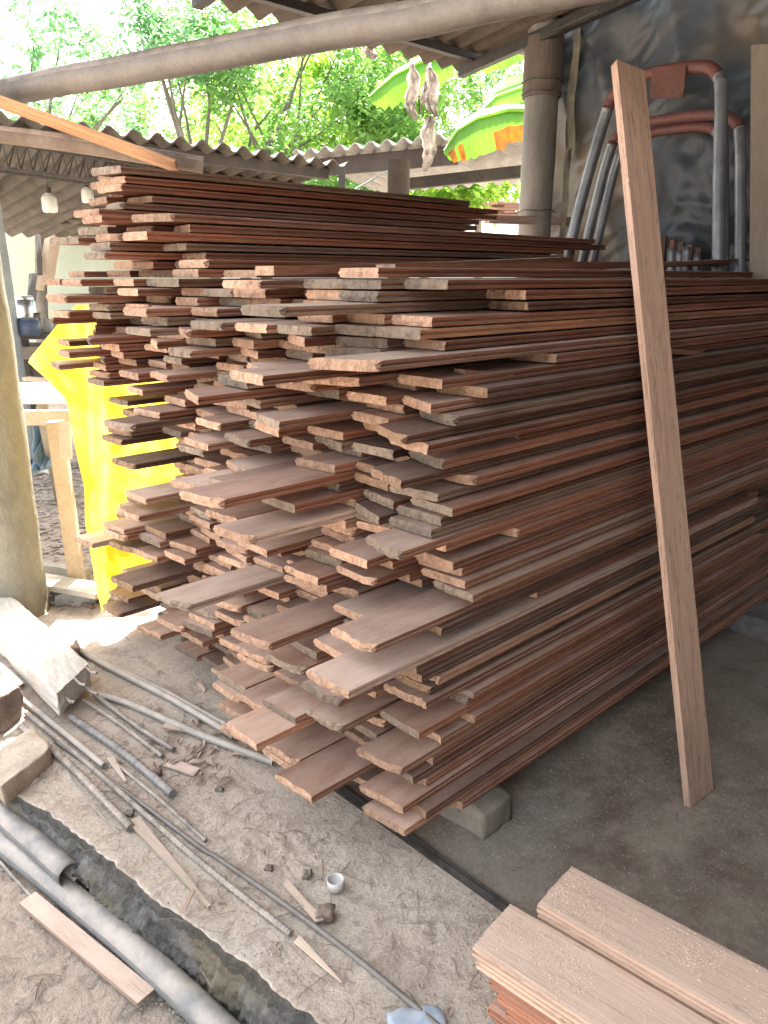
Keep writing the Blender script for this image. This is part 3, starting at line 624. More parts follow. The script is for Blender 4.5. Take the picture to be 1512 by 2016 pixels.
bent([(1118, 640, 3.86), (1162, 445, 3.88), (1200, 300, 3.93), (1225, 258, 3.94), (1280, 240, 3.95), (1400, 226, 3.92), (1446, 238, 3.9), (1457, 275, 3.88), (1458, 400, 3.84), (1457, 640, 3.78)], .026, 'middle bent tube frame with a red top, nested behind the tallest one', (22, 66))
bent([(1135, 660, 3.95), (1182, 450, 3.97), (1215, 320, 4.0), (1245, 275, 4.0), (1300, 258, 4.0), (1380, 250, 3.99), (1412, 262, 3.98), (1424, 300, 3.97), (1426, 640, 3.93)], .024, 'lowest bent tube frame, nearest the sheeting', (24, 58))
RUST = simple('rusty plate', (0.084, 0.033, 0.024), (0.144, 0.060, 0.045), 9, .8, .005, 50, c3=(0.060, 0.036, 0.030))
m = MB(); a = atu(1283, 132, 3.80); m.box(a, atu(1352, 128, 3.77) - a, Vector((0, 0, -.135)), D * .012); o = m.build('rusty_plate', RUST, bevel=.003, frame=Matrix.Translation(a)); tag(o, 'rusty red plate fixed across the top of the tallest tube frame', 'plate')
for i, (x, y0, x1) in enumerate([(1322, 488, 1316), (1352, 486, 1346), (1338, 494, 1336), (1372, 500, 1370)]):
    rodp('short_tube', [atu(x, y0, 3.3 + .1 * i), atu(x1, 640, 3.3 + .1 * i)], .017, GALV, '%s short grey tube end behind the pile, right of the leaning board' % ordinal(i + 1), 'tube', 12, group='short tubes behind the pile')
WAV = simple('pale plywood', (0.150, 0.120, 0.086), (0.203, 0.165, 0.124), 4, .8, .002, 60, (1, 1, .3))
m = MB(); a = atu(1478, 88, 3.35); b = atu(1560, 85, 3.35); m.box(a, b - a, atu(1474, 640, 3.3) - a, D * .02); o = m.build('plywood_board', WAV, bevel=.003, frame=Matrix.Translation(a)); tag(o, 'flat brown board standing upright at the right edge of the photo', 'board')
for i in range(8):
    a = atu(1256 + i * 17, 455 + i * 6, 4.02); tag(board_at('upright_lath', Vector((a.x, a.y, 1.2)), a + Vector((0, 0, .02)), .028, .015, 'd' if i % 2 else 'r', E, 0., seg=2), '%s dark lath from the left, upright below the sheeting hem behind the pile' % ordinal(i + 1), 'lath', 'dark laths behind the pile')
# cables under the roof corner
rodp('black_cable', [W(3.9, 3.0, 2.72), atu(1085, 62, 3.9), atu(1180, 20, 3.5)], .006, BLACK, 'thin black cable tied at the head of the bamboo post', 'cable', 6)

# ---------------------------------------------------------------- things lying on the apron
REB = simple('dusty rebar', (0.128, 0.116, 0.104), (0.264, 0.240, 0.216), 9, .75, .002, 90, dust=.45)
REBD = simple('dark rebar', (.10, .105, .11), (.22, .215, .21), 9, .65, .002, 90, dust=.3)
COND = simple('dusty conduit', (0.245, 0.230, 0.202), (0.346, 0.324, 0.288), 6, .7, .002, 70, dust=.5)
def g(x, y, z): return at(x, y, z)
def lying(name, px, r, mat, label, cat, **kw):
    z = kw.pop('z', .006) + r; return rodp(name, [at(x, y, z) for x, y in px], r, mat, label, cat, **kw)
lying('rebar', [(140, 1412), (240, 1480), (340, 1563)], .0125, REBD, 'thickest dark twisted rebar ending below the sawdust and dead leaves', 'rebar', rib=.024, n=12)
lying('rebar', [(185, 1366), (262, 1425), (342, 1476)], .0085, REB, 'ribbed rebar from the concrete beam end, uppermost of the short bars', 'rebar', rib=.014, n=10)
lying('rebar', [(165, 1378), (240, 1428), (320, 1489)], .007, REB, 'thin rebar just under the uppermost short bar', 'rebar', rib=.014, n=8)
lying('conduit', [(40, 1372), (120, 1438), (206, 1508)], .0105, COND, 'pale straight conduit ending beside a grey leaf, below the beam end', 'conduit', hollow=.8)
lying('rebar', [(40, 1430), (130, 1500), (258, 1630)], .0115, REB, 'stout rebar passing under the lower stone and ending at the slab edge', 'rebar', rib=.022, n=12)
lying('rebar', [(50, 1402), (180, 1510), (300, 1615), (420, 1718), (573, 1838)], .0078, REB, 'longest ribbed rebar running right to the lower wood sliver', 'rebar', rib=.016, n=8)
lying('rebar', [(225, 1500), (310, 1570), (405, 1655)], .0055, REB, 'thin wavy rebar in the middle of the apron', 'rebar', rib=.012, n=8)
lying('iron_rod', [(110, 1460), (250, 1560), (390, 1665), (430, 1690), (560, 1780), (700, 1885), (860, 2018), (960, 2110)], .0062, simple('smooth iron rod', (.14, .125, .11), (.24, .22, .20), 9, .6, .002, 70), 'smooth thin rod running across the apron to the bottom of the photo', 'rod', n=10)
lying('conduit', [(20, 1195), (150, 1275), (300, 1350), (445, 1428)], .0115, COND, 'far conduit of the pair running under the left end of the pile', 'conduit', wob=.003)
lying('conduit', [(60, 1225), (200, 1305), (330, 1372), (462, 1450)], .0125, COND, 'near smooth conduit of the pair running under the left end of the pile', 'conduit')
lying('crusted_pipe', [(192, 1366), (240, 1380), (330, 1418), (420, 1456), (540, 1500)], .0125, COND, 'curved conduit crusted with cement ending at the bottom course of the pile', 'conduit', wob=.006, n=12)
lying('conduit_end', [(-30, 1290), (46, 1352)], .0145, COND, 'short open conduit end between the beam and the brown stone', 'conduit', hollow=.75, z=.03)
rodp('thin_rebar', [at(-20, 1672, -.165), at(30, 1730, -.165), at(88, 1792, -.165)], .004, REB, 'thin rebar on the dirt at the far lower left, beyond the sandy plank', 'rebar', 8, rib=.012)
lying('thin_wire', [(125, 1500), (150, 1545), (195, 1600), (235, 1640)], .002, REB, 'thin bent wire lying beside the slab edge below the lower stone', 'wire', n=6)
# stubs at the beam end
for i, (a, b, c, d) in enumerate([(165, 1318, 196, 1314), (172, 1334, 200, 1330), (175, 1362, 218, 1353), (180, 1350, 205, 1345)]):
    pass

BIGP = simple('grey plastic pipe', (0.117, 0.125, 0.133), (0.180, 0.185, 0.185), 4, .5, .003, 60, dust=.5, c3=(0.210, 0.200, 0.185))
rodp('drain_pipe', [at(-150, 1480, -.085), at(-20, 1583, -.085), at(137, 1722, -.085)], .033, BIGP, 'short grey pipe with its open end beside the slab edge', 'pipe', 28, hollow=.88, wob=.0)
rodp('drain_pipe', [at(-120, 1545, -.14), at(0, 1652, -.14), at(150, 1775, -.14), at(300, 1900, -.14), at(450, 2040, -.14), at(560, 2150, -.14)], .034, BIGP, 'long bluish grey pipe lying along the foot of the slab edge', 'pipe', 28, wob=.004)
DW = [WOOD, ENDW]
def dusty(name, a, b, w_, th, bc, dust, label, cat, tip=1., z=None, bow=0.):
    o = plank(name, a, b, w_, th, DW, Vector((0, 0, 1)).cross((b - a).normalized()), bow, 10, tip, .008); paint(o.data, bc, dust, (.4, .33, .26)); o.data.polygons[0].material_index = 1; return tag(o, label, cat)
dusty('dusty_plank', at(52, 1768, -.150), at(285, 1962, -.150), .048, .012, (.34, .255, .20), .8, 'narrow sand-covered plank lying on the dirt below the long pipe', 'plank')
dusty('grey_lath', at(262, 1612, .018), at(412, 1785, .012), .034, .006, (.36, .33, .28), .5, 'split grey lath tapering across the apron, beside the longest rebar', 'lath', .25)
dusty('grey_lath', at(290, 1640, .014), at(385, 1745, .010), .016, .005, (.30, .28, .24), .5, 'thin grey splinter lying against the split grey lath', 'splinter', .3)
dusty('wood_sliver', at(563, 1737, .012), at(630, 1815, .010), .016, .006, (.60, .50, .40), .4, 'pale wedge-shaped wood sliver above the smooth rod', 'sliver', 1.25)
dusty('wood_sliver', at(582, 1846, .012), at(672, 1934, .009), .020, .005, (.72, .60, .47), .3, 'bright pointed wood sliver below the end of the longest rebar', 'sliver', .1)
dusty('wood_offcut', at(322, 1428, .02), at(395, 1440, .012), .03, .006, (.40, .33, .27), .6, 'flat offcut lying among dead leaves below the pile', 'offcut', .8)
dusty('wood_offcut', at(330, 1500, .012), at(385, 1520, .012), .04, .005, (.48, .42, .36), .7, 'pale square chip beside the thickest rebar end', 'chip', .9)
dusty('wood_offcut', at(215, 1490, .016), at(245, 1535, .012), .022, .005, (.42, .40, .35), .6, 'greyish splinter beside the pale straight conduit end', 'chip', .4)
dusty('wood_offcut', at(392, 1345, .01), at(404, 1360, .01), .012, .008, (.70, .55, .42), .4, 'tiny pale chip on the apron below the left end of the pile', 'chip', .8)
dusty('wood_offcut', at(362, 1790, .02), at(380, 1755, .03), .012, .004, (.30, .20, .15), .3, 'brown bark strip at the tip of the split grey lath', 'chip', .6)

# plastic cap
CAPM = simple('milky plastic', (.50, .50, .47), (.62, .61, .57), 20, .35, .0005, 90)
m = MB(); n = 32; c = at(661, 1752, 0); cv = []; prof_ = [(.0165, 0), (.0205, .001), (.0215, .026), (.0195, .0265), (.0182, .006), (0.0005, .005)]
for (r_, z) in prof_:
    for k in range(n): cv.append(c + Vector((r_ * math.cos(k / n * 6.2832), r_ * math.sin(k / n * 6.2832), z + .007)))
fs = [(i * n + k, i * n + (k + 1) % n, (i + 1) * n + (k + 1) % n, (i + 1) * n + k) for i in range(len(prof_) - 1) for k in range(n)]
m.add(cv, fs); o = m.build('plastic_cup', CAPM, smooth=True); tag(o, 'tiny milky plastic cup standing open on the sandy apron', 'cup')
BLUE = simple('light blue plastic', (.19, .30, .42), (.26, .38, .50), 9, .5, .001, 50, dust=.4)
o = stone('blue_scrap', at(822, 2018, .008), Vector((.055, .01, 0)), Vector((-.01, .035, 0)), Vector((0, 0, .006)), BLUE, 8, .003, 8); tag(o, 'flat light blue plastic scrap at the bottom edge of the photo', 'scrap')

# beam, stones
o = None
a0 = at(115, 1410, .035); a1 = at(190, 1350, .035); e0 = (a1 - a0).normalized(); Lb = 1.6
ax = Vector((-e0.y, e0.x, 0)); ax = (at(-30, 1255, .035) - a0).normalized(); w_ = .20
BM = PALEC
bm_ = bmesh.new(); bmesh.ops.create_cube(bm_, size=1); bmesh.ops.subdivide_edges(bm_, edges=bm_.edges[:], cuts=26, use_grid_fill=True)
for v in bm_.verts:
    x, y, z = v.co.x + .5, v.co.y + .5, v.co.z + .5
    p = a0 + e0 * w_ * x + ax * Lb * y + Vector((0, 0, .085 * z))
    if y < .05: p += ax * (.02 * noise.noise(Vector((x * 3, z * 2, 1))) + .02 * x * 1.5)
    rnd = (abs(x - .5) > .49) + (abs(z - .5) > .49) + (y < .01)
    p += noise.noise_vector(p * 16) * .004 + noise.noise_vector(p * 60) * .003
    if rnd >= 2: p = p.lerp(a0 + e0 * w_ * .5 + ax * Lb * y + Vector((0, 0, .042)), .04)
    v.co = p
me = bpy.data.meshes.new('concrete_beam'); bmesh.ops.recalc_face_normals(bm_, faces=bm_.faces); bm_.to_mesh(me); bm_.free(); me.materials.append(BM)
root = empty('concrete_beam', a0, 'sunlit white broken concrete beam with rebar stubs, lying at the left edge', 'beam')
o = bpy.data.objects.new('body', me); COL.objects.link(o); local(o, root)
for i, (s_, z, L) in enumerate([(.25, .04, .05), (.55, .075, .06), (.75, .03, .09), (.9, .08, .05)]):
    p = a0 + e0 * w_ * s_ + Vector((0, 0, z)); q = -ax; m = MB(); m.tube([p - q * .03, p + q * L * .6, p + q * L + e0 * .012], .0055, 8); o = m.build('rebar_stub', REB, smooth=True); local(o, root)
STN = simple('tan stone', (0.315, 0.247, 0.180), (0.435, 0.367, 0.285), 7, .92, .006, 60, dust=.5); STB = simple('brown stone', (0.160, 0.112, 0.088), (0.264, 0.208, 0.168), 7, .92, .006, 60, c3=(0.320, 0.264, 0.216))
c = at(38, 1503, .034); tag(stone('stone', c, e0 * .105 + ax * .0, ax * .08, Vector((0, 0, .032)), STN, 21, .0035), 'pale tan stone slab resting on the slab edge at the left', 'stone')
c = at(-2, 1385, .06); tag(stone('stone', c, e0 * .075, ax * .07, Vector((0, 0, .06)), STB, 33, .006), 'brown broken stone cut by the left edge, just under the white beam', 'stone')
c = at(128, 1285, .03); tag(stone('stone', c, Vector((.045, .02, 0)), Vector((-.02, .04, 0)), Vector((0, 0, .035)), STB, 45, .006, 6), 'small dark stone chunk behind the white beam', 'stone')
for i, (x, y, s_, lb) in enumerate([(432, 1554, .010, 'small dark pebble alone on the pale sand'), (530, 1710, .009, 'small dark pebble beside the upper wood sliver'), (605, 1722, .012, 'curled dark bark bit left of the plastic cap'), (640, 1798, .02, 'dark clod beside the tip of the upper sliver'), (255, 1602, .010, 'dark pebble touching the longest rebar'), (310, 1522, .012, 'black pebble above the thickest rebar end')]):
    tag(stone('pebble', at(x, y, s_ * .6), (s_, 0, 0), (0, s_ * .8, 0), (0, 0, s_ * .7), STB if i % 2 else BLK, 50 + i, .004, 4), lb, 'pebble')

# ---- countless litter: sawdust crumbs, twigs, leaf scraps
LIT = simple('litter crumbs', (.26, .19, .145), (.46, .37, .30), 30, .95, .001, 90, c3=(.54, .44, .35))
TWG = simple('twigs', (.14, .10, .075), (.28, .21, .16), 30, .9, .001, 90)
DLF = simple('dead leaves', (.24, .17, .125), (.40, .31, .245), 12, .85, .002, 50)
r2 = random.Random(77)
def inapron(u, t): return EDGE(t) + .01 < u < 1.215
m = MB()
def crumb(m, p, s_):
    a = r2.uniform(0, 6.28); x = Vector((math.cos(a), math.sin(a), 0)) * s_; y = Vector((-math.sin(a), math.cos(a), 0)) * s_ * r2.uniform(.4, .9); z = Vector((0, 0, s_ * r2.uniform(.5, .9)))
    m.add([p - x - y, p + x - y * .6, p + x * .7 + y, p - x * .8 + y * .9, p + z + x * r2.uniform(-.4, .4)], [(0, 1, 4), (1, 2, 4), (2, 3, 4), (3, 0, 4)])
cl = [(r2.uniform(.65, 1.15), r2.uniform(.6, 2.3), r2.uniform(.04, .16)) for _ in range(34)]
cnt = 0
while cnt < 15000:
    if r2.random() < .6: c = r2.choice(cl); u, t = r2.gauss(c[0], c[2]), r2.gauss(c[1], c[2] * 1.3)
    else: u, t = r2.uniform(.6, 1.22), r2.uniform(.3, 2.9)
    if not inapron(u, t): continue
    crumb(m, W(u, t, fract(u, t) * .011 - .0005), r2.choice((.0014, .0018, .0024, .0035)) * r2.uniform(.7, 1.2)); cnt += 1
for _ in range(6500):
    u, t = r2.uniform(-.2, .58), r2.uniform(.6, 2.7); crumb(m, W(u, t, lowz(u, t)), r2.choice((.0015, .002, .003)) * r2.uniform(.7, 1.3))
for _ in range(5000):
    u, t = r2.uniform(1.26, 2.6), r2.uniform(.2, 1.2); crumb(m, W(u, t, .003), r2.uniform(.0012, .0024))
FB = [o_ for o_ in bpy.data.objects if o_.name.startswith('fresh_board') and o_.get('label', '').startswith('top')]
tag(m.build('sawdust_crumbs', LIT), 'sawdust crumbs and grit strewn over apron and dirt', None, None, 'stuff')
m = MB()
for o_ in FB:
    for _ in range(9000):
        x = r2.uniform(.01, 1.0) ; y = min(.136, max(.004, r2.gauss(.07, .035))); p_ = o_.matrix_world @ Vector((x, y, .0237))
        if noise.noise(p_ * 9) > .05 or r2.random() < .12: crumb(m, p_, r2.choice((.0006, .0009, .0012, .0019)) * r2.uniform(.7, 1.3))
tag(m.build('sawdust', simple('fresh sawdust', (.60, .43, .31), (.72, .55, .43), 40, .95, .001, 90)), 'pale sawdust heaped on the fresh boards in the right corner', None, None, 'stuff')
m = MB()
def twig(m, p, L, a, r_=.0011):
    pts = []; q = Vector(p); d = Vector((math.cos(a), math.sin(a), 0))
    for i in range(5): pts.append(q + Vector((0, 0, r_ + .004 * math.sin(i * .8)))); q = q + d * L / 4; d = (Matrix.Rotation(r2.uniform(-.4, .4), 3, 'Z') @ d)
    m.tube(pts, r_, 4)
for _ in range(210):
    u, t = r2.uniform(.62, 1.2), r2.uniform(.5, 2.4); twig(m, W(u, t, .002), r2.uniform(.02, .10), r2.uniform(0, 6.3), r2.uniform(.0004, .0011))
for _ in range(110):
    u, t = r2.uniform(-.1, .56), r2.uniform(.7, 2.4); twig(m, W(u, t, LOW + .008), r2.uniform(.03, .14), r2.uniform(0, 6.3), r2.uniform(.0008, .0018))
for _ in range(90):
    u, t = r2.uniform(1.27, 2.3), r2.uniform(.2, 1.1); twig(m, W(u, t, .003), r2.uniform(.01, .05), r2.uniform(0, 6.3), .0008)
tag(m.build('twigs', TWG), 'tangle of thin twigs and straws over the ground', None, None, 'stuff')
m = MB()
def dleaf(m, p, L, a, curl):
    d = Vector((math.cos(a), math.sin(a), 0)); s_ = Vector((-d.y, d.x, 0)); V = []; 
    for i in range(6):
        k = i / 5; wd = L * .22 * math.sin(math.pi * min(.97, k * .93 + .05)); zc = curl * L * (k * (1 - k) * 1.2 + .06); q = p + d * L * k
        V += [q + s_ * wd + Vector((0, 0, zc + wd * .6)), q + Vector((0, 0, zc)), q - s_ * wd + Vector((0, 0, zc + wd * .5))]
    m.add(V, [f for i in range(5) for f in ((i * 3, i * 3 + 3, i * 3 + 4, i * 3 + 1), (i * 3 + 1, i * 3 + 4, i * 3 + 5, i * 3 + 2))])
for _ in range(50):
    x, y = r2.gauss(385, 45), r2.gauss(1478, 32); dleaf(m, at(x, y, .006), r2.uniform(.02, .055), r2.uniform(0, 6.3), r2.uniform(.1, .5))
for _ in range(34):
    u, t = r2.uniform(.74, 1.15), r2.uniform(.6, 2.4); dleaf(m, W(u, t, .004), r2.uniform(.012, .03), r2.uniform(0, 6.3), r2.uniform(.1, .5))
tag(m.build('dead_leaves', DLF), 'curled dead leaves and bark scraps gathered on the apron', None, None, 'stuff')
CH = simple('dark rubble', (.08, .08, .075), (.24, .22, .19), 12, .95, .004, 60, c3=(.34, .29, .22))
m = MB()
for _ in range(900):
    t = r2.uniform(.6, 2.5); u = EDGE(t) - .04 - abs(r2.gauss(0, .03)); z = LOW + .003; s_ = r2.uniform(.003, .011); crumb(m, W(u, t, z), s_)
tag(m.build('edge_rubble', CH), 'crumbled dark rubble fallen along the slab edge', None, None, 'stuff')

# ---------------------------------------------------------------- yellow tarpaulin
YT = leafmat('yellow tarpaulin', (.82, .61, .05), (.86, .70, .13), .52, .5, 2., (1.05, 1., .8))
LFT = [(600, 150), (640, 112), (712, 54), (750, 96), (790, 132), (850, 142), (900, 152), (960, 166), (1030, 168), (1110, 182), (1160, 190), (1205, 201)]
def lx(y):
    for (a, b), (c, d) in zip(LFT, LFT[1:]):
        if a <= y <= c: return b + (d - b) * (y - a) / (c - a)
    return LFT[-1][1]
def ytf(a, b):
    ybot = 1207 - 62 * min(1, a * 4) if a < .25 else 1145
    y = 600 + (ybot - 600) * b; x0 = lx(y); x = x0 + (430 - x0) * a ** 1.15
    p = att(x, y, 2.97); k = p.z
    fold = .07 * math.exp(-((x - 178 - (y - 800) * .03) / 14) ** 2) + .035 * math.sin(x * .055 + nz(x * .01, y * .004, 1) * 3) + .03 * nz(x * .02, y * .012, 1, 4) + .011 * (1 - 2 * abs(nz(x * .03 + y * .008, y * .02 - x * .01, 1, 9)))
    return C0 + (p - C0) * (1 + fold / 3)
o = sheet('yellow_tarpaulin', ytf, 60, 80, YT); tag(o, 'bright yellow tarpaulin draped behind the left end of the pile, glowing in the sun', 'tarpaulin')

# ---------------------------------------------------------------- workbench and yard things at the left
LUM = simple('raw lumber', (.42, .32, .22), (.56, .45, .33), 5, .8, .002, 60, (1, 1, 1)); GLUM = simple('grey lumber', (.30, .27, .22), (.45, .41, .34), 5, .85, .003, 60)
WHT = simple('bleached board', (.60, .57, .51), (.72, .69, .63), 6, .8, .002, 60)
def beam(name, a, b, w_, h, mat, label=None, cat=None, parent=None, wdir=None, **kw):
    wd = wdir or (Vector((0, 0, 1)).cross((Vector(b) - Vector(a)).normalized()) if abs((Vector(b) - Vector(a)).normalized().z) < .8 else Vector((1, 0, 0)))
    o = plank(name, a, b, w_, h, mat, wd, 0, 6, 1., .002)
    if label: tag(o, label, cat)
    if parent: local(o, parent)
    return o
lg = at(158, 1168, 0)
wb = empty('workbench', (lg.x, lg.y, 0), 'raw timber workbench with a sun-bleached top, half under the yellow tarpaulin', 'workbench')
tz = .86
beam('top', at(-40, 772, tz), at(400, 772, tz), .62, .03, WHT, parent=wb, wdir=Vector((0, 1, 0)))
beam('apron_rail', at(-40, 823, tz - .05), at(330, 820, tz - .05), .03, .07, LUM, parent=wb)
for (x, y, dz) in ((156, 1168, 0),):
    p = at(x, y, 0); beam('leg', p, Vector((p.x - .02, p.y + .02, tz - .03)), .066, .066, LUM, parent=wb, wdir=Vector((1, .2, 0)))
p = at(400, 1140, 0); beam('leg', p, p + Vector((0, 0, tz - .03)), .07, .08, LUM, parent=wb, wdir=Vector((1, .2, 0)))
beam('leg', at(118, 985, 0), at(82, 800, tz - .04) , .05, .05, GLUM, parent=wb, wdir=Vector((1, 0, 0)))
beam('low_rail', at(30, 1118, .05), at(172, 1140, .05), .05, .1, GLUM, parent=wb)
beam('stretcher', at(60, 1140, .09), at(205, 1165, .09), .12, .025, GLUM, parent=wb)
o = beam('short_batten', at(50, 745, tz + .01), at(110, 750, tz + .01), .05, .02, LUM, 'short batten lying on the sun-bleached bench top beside the round post', 'batten')
o = beam('upright_scrap', att(127, 830, 3.35), att(130, 905, 3.3), .05, .015, LUM, 'short orange lath hanging under the workbench corner', 'lath')
BT = simple('blue plastic sheet', (.12, .20, .27), (.24, .36, .46), 7, .35, .01, 16)
def bcl(a, b):
    x = 60 + 62 * a + 8 * math.sin(b * 5); y = 822 + 118 * b * (1 - .25 * a)
    p = aty(x, y, 4.35); return p + Vector((.015 * math.sin(a * 22 + b * 3), .12 * nz(a * 4, b * 3, 1, 3) + .05 * math.sin(a * 26), 0))
o = sheet('blue_sheet', bcl, 50, 30, BT); tag(o, 'crumpled blue plastic sheet hanging below the workbench at the left', 'plastic sheet')
o = stone('grey_scrap', at(175, 1172, .03), (.13, .02, 0), (-.02, .06, 0), (0, 0, .02), simple('grey tin', (.28, .28, .27), (.42, .41, .39), 6, .5, .003, 30), 61, .02, 6); tag(o, 'crumpled grey tin scrap on the ground at the foot of the workbench leg', 'scrap')
rodp('stick', [at(100, 1168, .015), at(185, 1196, .015)], .010, simple('brown stick', (.16, .11, .08), (.28, .2, .15), 8), 'round brown stick on the ground beside the yellow tarpaulin tip', 'stick', 8)
rodp('white_branch', [at(60, 935, .02), at(90, 928, .03), at(118, 940, .02)], .018, WHT, 'pale branch on the ground under the blue sheet', 'branch', 8)
# rubble on the far yard
m = MB(); RUB = simple('yard rubble', (.22, .18, .15), (.55, .48, .42), 14, .9, .002, 60)
for _ in range(1600):
    x, y = r2.uniform(20, 345), r2.uniform(905, 1190); p = at(x, y, .012); s_ = r2.uniform(.006, .035) * (.4 + p.y / 8); a = r2.uniform(0, 6.28)
    X = Vector((math.cos(a), math.sin(a), r2.uniform(-.2, .2))) * s_; Y = Vector((-math.sin(a), math.cos(a), r2.uniform(-.2, .2))) * s_ * r2.uniform(.3, .8)
    m.add([p - X - Y, p + X - Y, p + X + Y, p - X + Y, p + Vector((0, 0, s_ * .35))], [(0, 1, 4), (1, 2, 4), (2, 3, 4), (3, 0, 4)])
tag(m.build('yard_chips', RUB), 'wood chips and bark rubble covering the yard beyond the post', None, None, 'stuff')

# ---------------------------------------------------------------- neighbouring shed at the left with its lamps
TE = 4.7
def onE(x, y): return att(x, y, TE)
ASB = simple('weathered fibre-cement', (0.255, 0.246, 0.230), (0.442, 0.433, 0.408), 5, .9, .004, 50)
ASD = simple('shade-darkened fibre-cement', (0.061, 0.052, 0.041), (0.132, 0.118, 0.099), 5, .9, .004, 50)  # shade on the roof underside is put into this darker colour
ns_ = empty('open_shed', onE(300, 262), 'open neighbouring shed with a grey corrugated roof and black lattice truss', 'shed')
pA = W(.2, TE, 2.30); pB = W(4.12, TE, 2.25)
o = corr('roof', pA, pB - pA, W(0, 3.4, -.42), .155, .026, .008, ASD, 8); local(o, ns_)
UD = simple('dark rafters', (0.042, 0.037, 0.033), (0.078, 0.066, 0.057), 5, .85, .003, 40)
m = MB(); m.box(pA + Vector((0, 0, -.10)) + E * .10, (pB - pA) * .97, E * .05, Vector((0, 0, .07))); o = m.build('purlin', UD); local(o, ns_)
m = MB(); m.box(pA + D * 2.3 + Vector((0, 0, -.29)) + E * .55, (pB - pA) * .40, E * .06, Vector((0, 0, .17))); o = m.build('fascia_beam', UD); local(o, ns_)
m = MB(); m.box(pA + D * 2.35 + Vector((0, 0, -.43)) + E * .62, (pB - pA) * .38, E * .05, Vector((0, 0, .14))); o = m.build('back_board', UD); local(o, ns_)
m = MB(); tr0 = att(-60, 322, 5.0); tr1 = att(300, 372, 5.0); tu0 = att(-60, 268, 5.0); tu1 = att(300, 330, 5.0)
m.tube([tr0, tr1], .012, 6); m.tube([tu0, tu1], .012, 6); m.tube([tr0 + E * .14, tr1 + E * .14], .012, 6)
for i in range(17):
    a = tr0.lerp(tr1, i / 16); b = tu0.lerp(tu1, min(1, (i + .5) / 16)); a2 = tr0.lerp(tr1, min(1, (i + 1) / 16)); m.tube([a, b, a2], .006, 5); m.tube([a + E * .14, b], .005, 5)
o = m.build('lattice_truss', BLACK); local(o, ns_)
BPST = simple('grey painted post', (.24, .29, .31), (.36, .41, .42), 4, .85, .004, 40)
m = MB(); a = aty(14, 700, 6.0); m.tube([(a.x, a.y, 0), (a.x, a.y, 1.6), (a.x - .01, a.y, 2.25)], .105, 20, rr=[.12, .105, .10]); o = m.build('post', BPST, smooth=True); local(o, ns_)
m = MB(); a = onE(666, 345); m.box((a.x, a.y, 0), (.05, 0, 0), (0, .05, 0), (0, 0, a.z + .06)); o = m.build('post', BLACK); local(o, ns_)
# inner roof sheet in dark brown
DRK = simple('dark corrugated sheet', (0.034, 0.028, 0.021), (0.064, 0.052, 0.038), 3, .85, .004, 30)
a = aty(20, 318, 6.2); b = aty(420, 350, 6.0); c = aty(12, 425, 7.6)
o = corr('inner_roof', a, c - a, b - a, .16, .03, .008, DRK, 6); local(o, ns_)
LMP = NT('milk glass lamp'); LMP.p.inputs['Base Color'].default_value = (.62, .66, .62, 1); LMP.p.inputs['Roughness'].default_value = .3; LMP = LMP.m
for (x, y, s_, lb) in ((97, 398, 1.25, 'larger milky glass lamp hanging left under the neighbouring shed roof'), (172, 383, 1., 'smaller milky glass lamp hanging nearer the pile under the neighbouring shed roof')):
    p = aty(x, y, 5.6); rt = empty('hanging_lamp', p, lb, 'lamp', 'lamps under the neighbouring shed'); n = 20
    m = MB(); m.tube([p + Vector((0, 0, z)) for z in (-.055 * s_, -.05 * s_, -.03 * s_, .02 * s_, .035 * s_, .045 * s_)], .04, n, rr=[.02 * s_, .036 * s_, .04 * s_, .04 * s_, .03 * s_, .015 * s_]); local(m.build('glass', LMP, smooth=True), rt)
    m = MB(); m.tube([p + Vector((0, 0, .045 * s_)), p + Vector((0, 0, .075 * s_))], .017 * s_, n); m.tube([p + Vector((0, 0, .07 * s_)), p + Vector((0, 0, .22))], .003, 6); local(m.build('socket', BLACK), rt)
# pale green house beyond with a small tiled roof
GRN = simple('pale green plaster', (0.375, 0.435, 0.345), (0.450, 0.503, 0.413), 2, .9, .002, 40)
hz = empty('green_house', aty(120, 560, 10.5), 'pale green plastered house with a low sunlit tiled roof, beyond the sheds', 'house')
m = MB(); a = aty(-40, 560, 10.4); b = aty(420, 560, 10.8); m.box((a.x, a.y, 0), (b.x - a.x, b.y - a.y, 0), (0, .2, 0), (0, 0, 2.15)); local(m.build('wall', GRN), hz)
TIL = simple('old roof tiles', (.40, .38, .36), (.66, .64, .62), 9, .85, .01, 30)
a = aty(20, 425, 9.6); b = aty(420, 500, 9.4); o = corr('tiled_roof', a, b - a, Vector((0, 1.6, .42)), .22, .035, .02, TIL, 8); local(o, hz)
for (x0, y0, x1, y1, w_, nm, lb) in ((118, 420, 95, 560, .09, 'leaning_plank', 'wide brown plank leaning in front of the green house wall'), (96, 470, 78, 570, .07, 'leaning_plank', 'narrower tan plank leaning left of the wide one'), (75, 462, 79, 540, .04, 'thin_post', 'thin dark post before the green house wall'), (66, 540, 62, 600, .08, 'leaning_plank', 'short dark plank leaning by the steel pot')):
    tag(plank(nm, aty(x0, y0, 8.2), aty(x1, y1, 7.9), w_, .03, LUM if 'tan' in lb or 'wide' in lb else UD, Vector((1, 0, 0))), lb, 'plank')
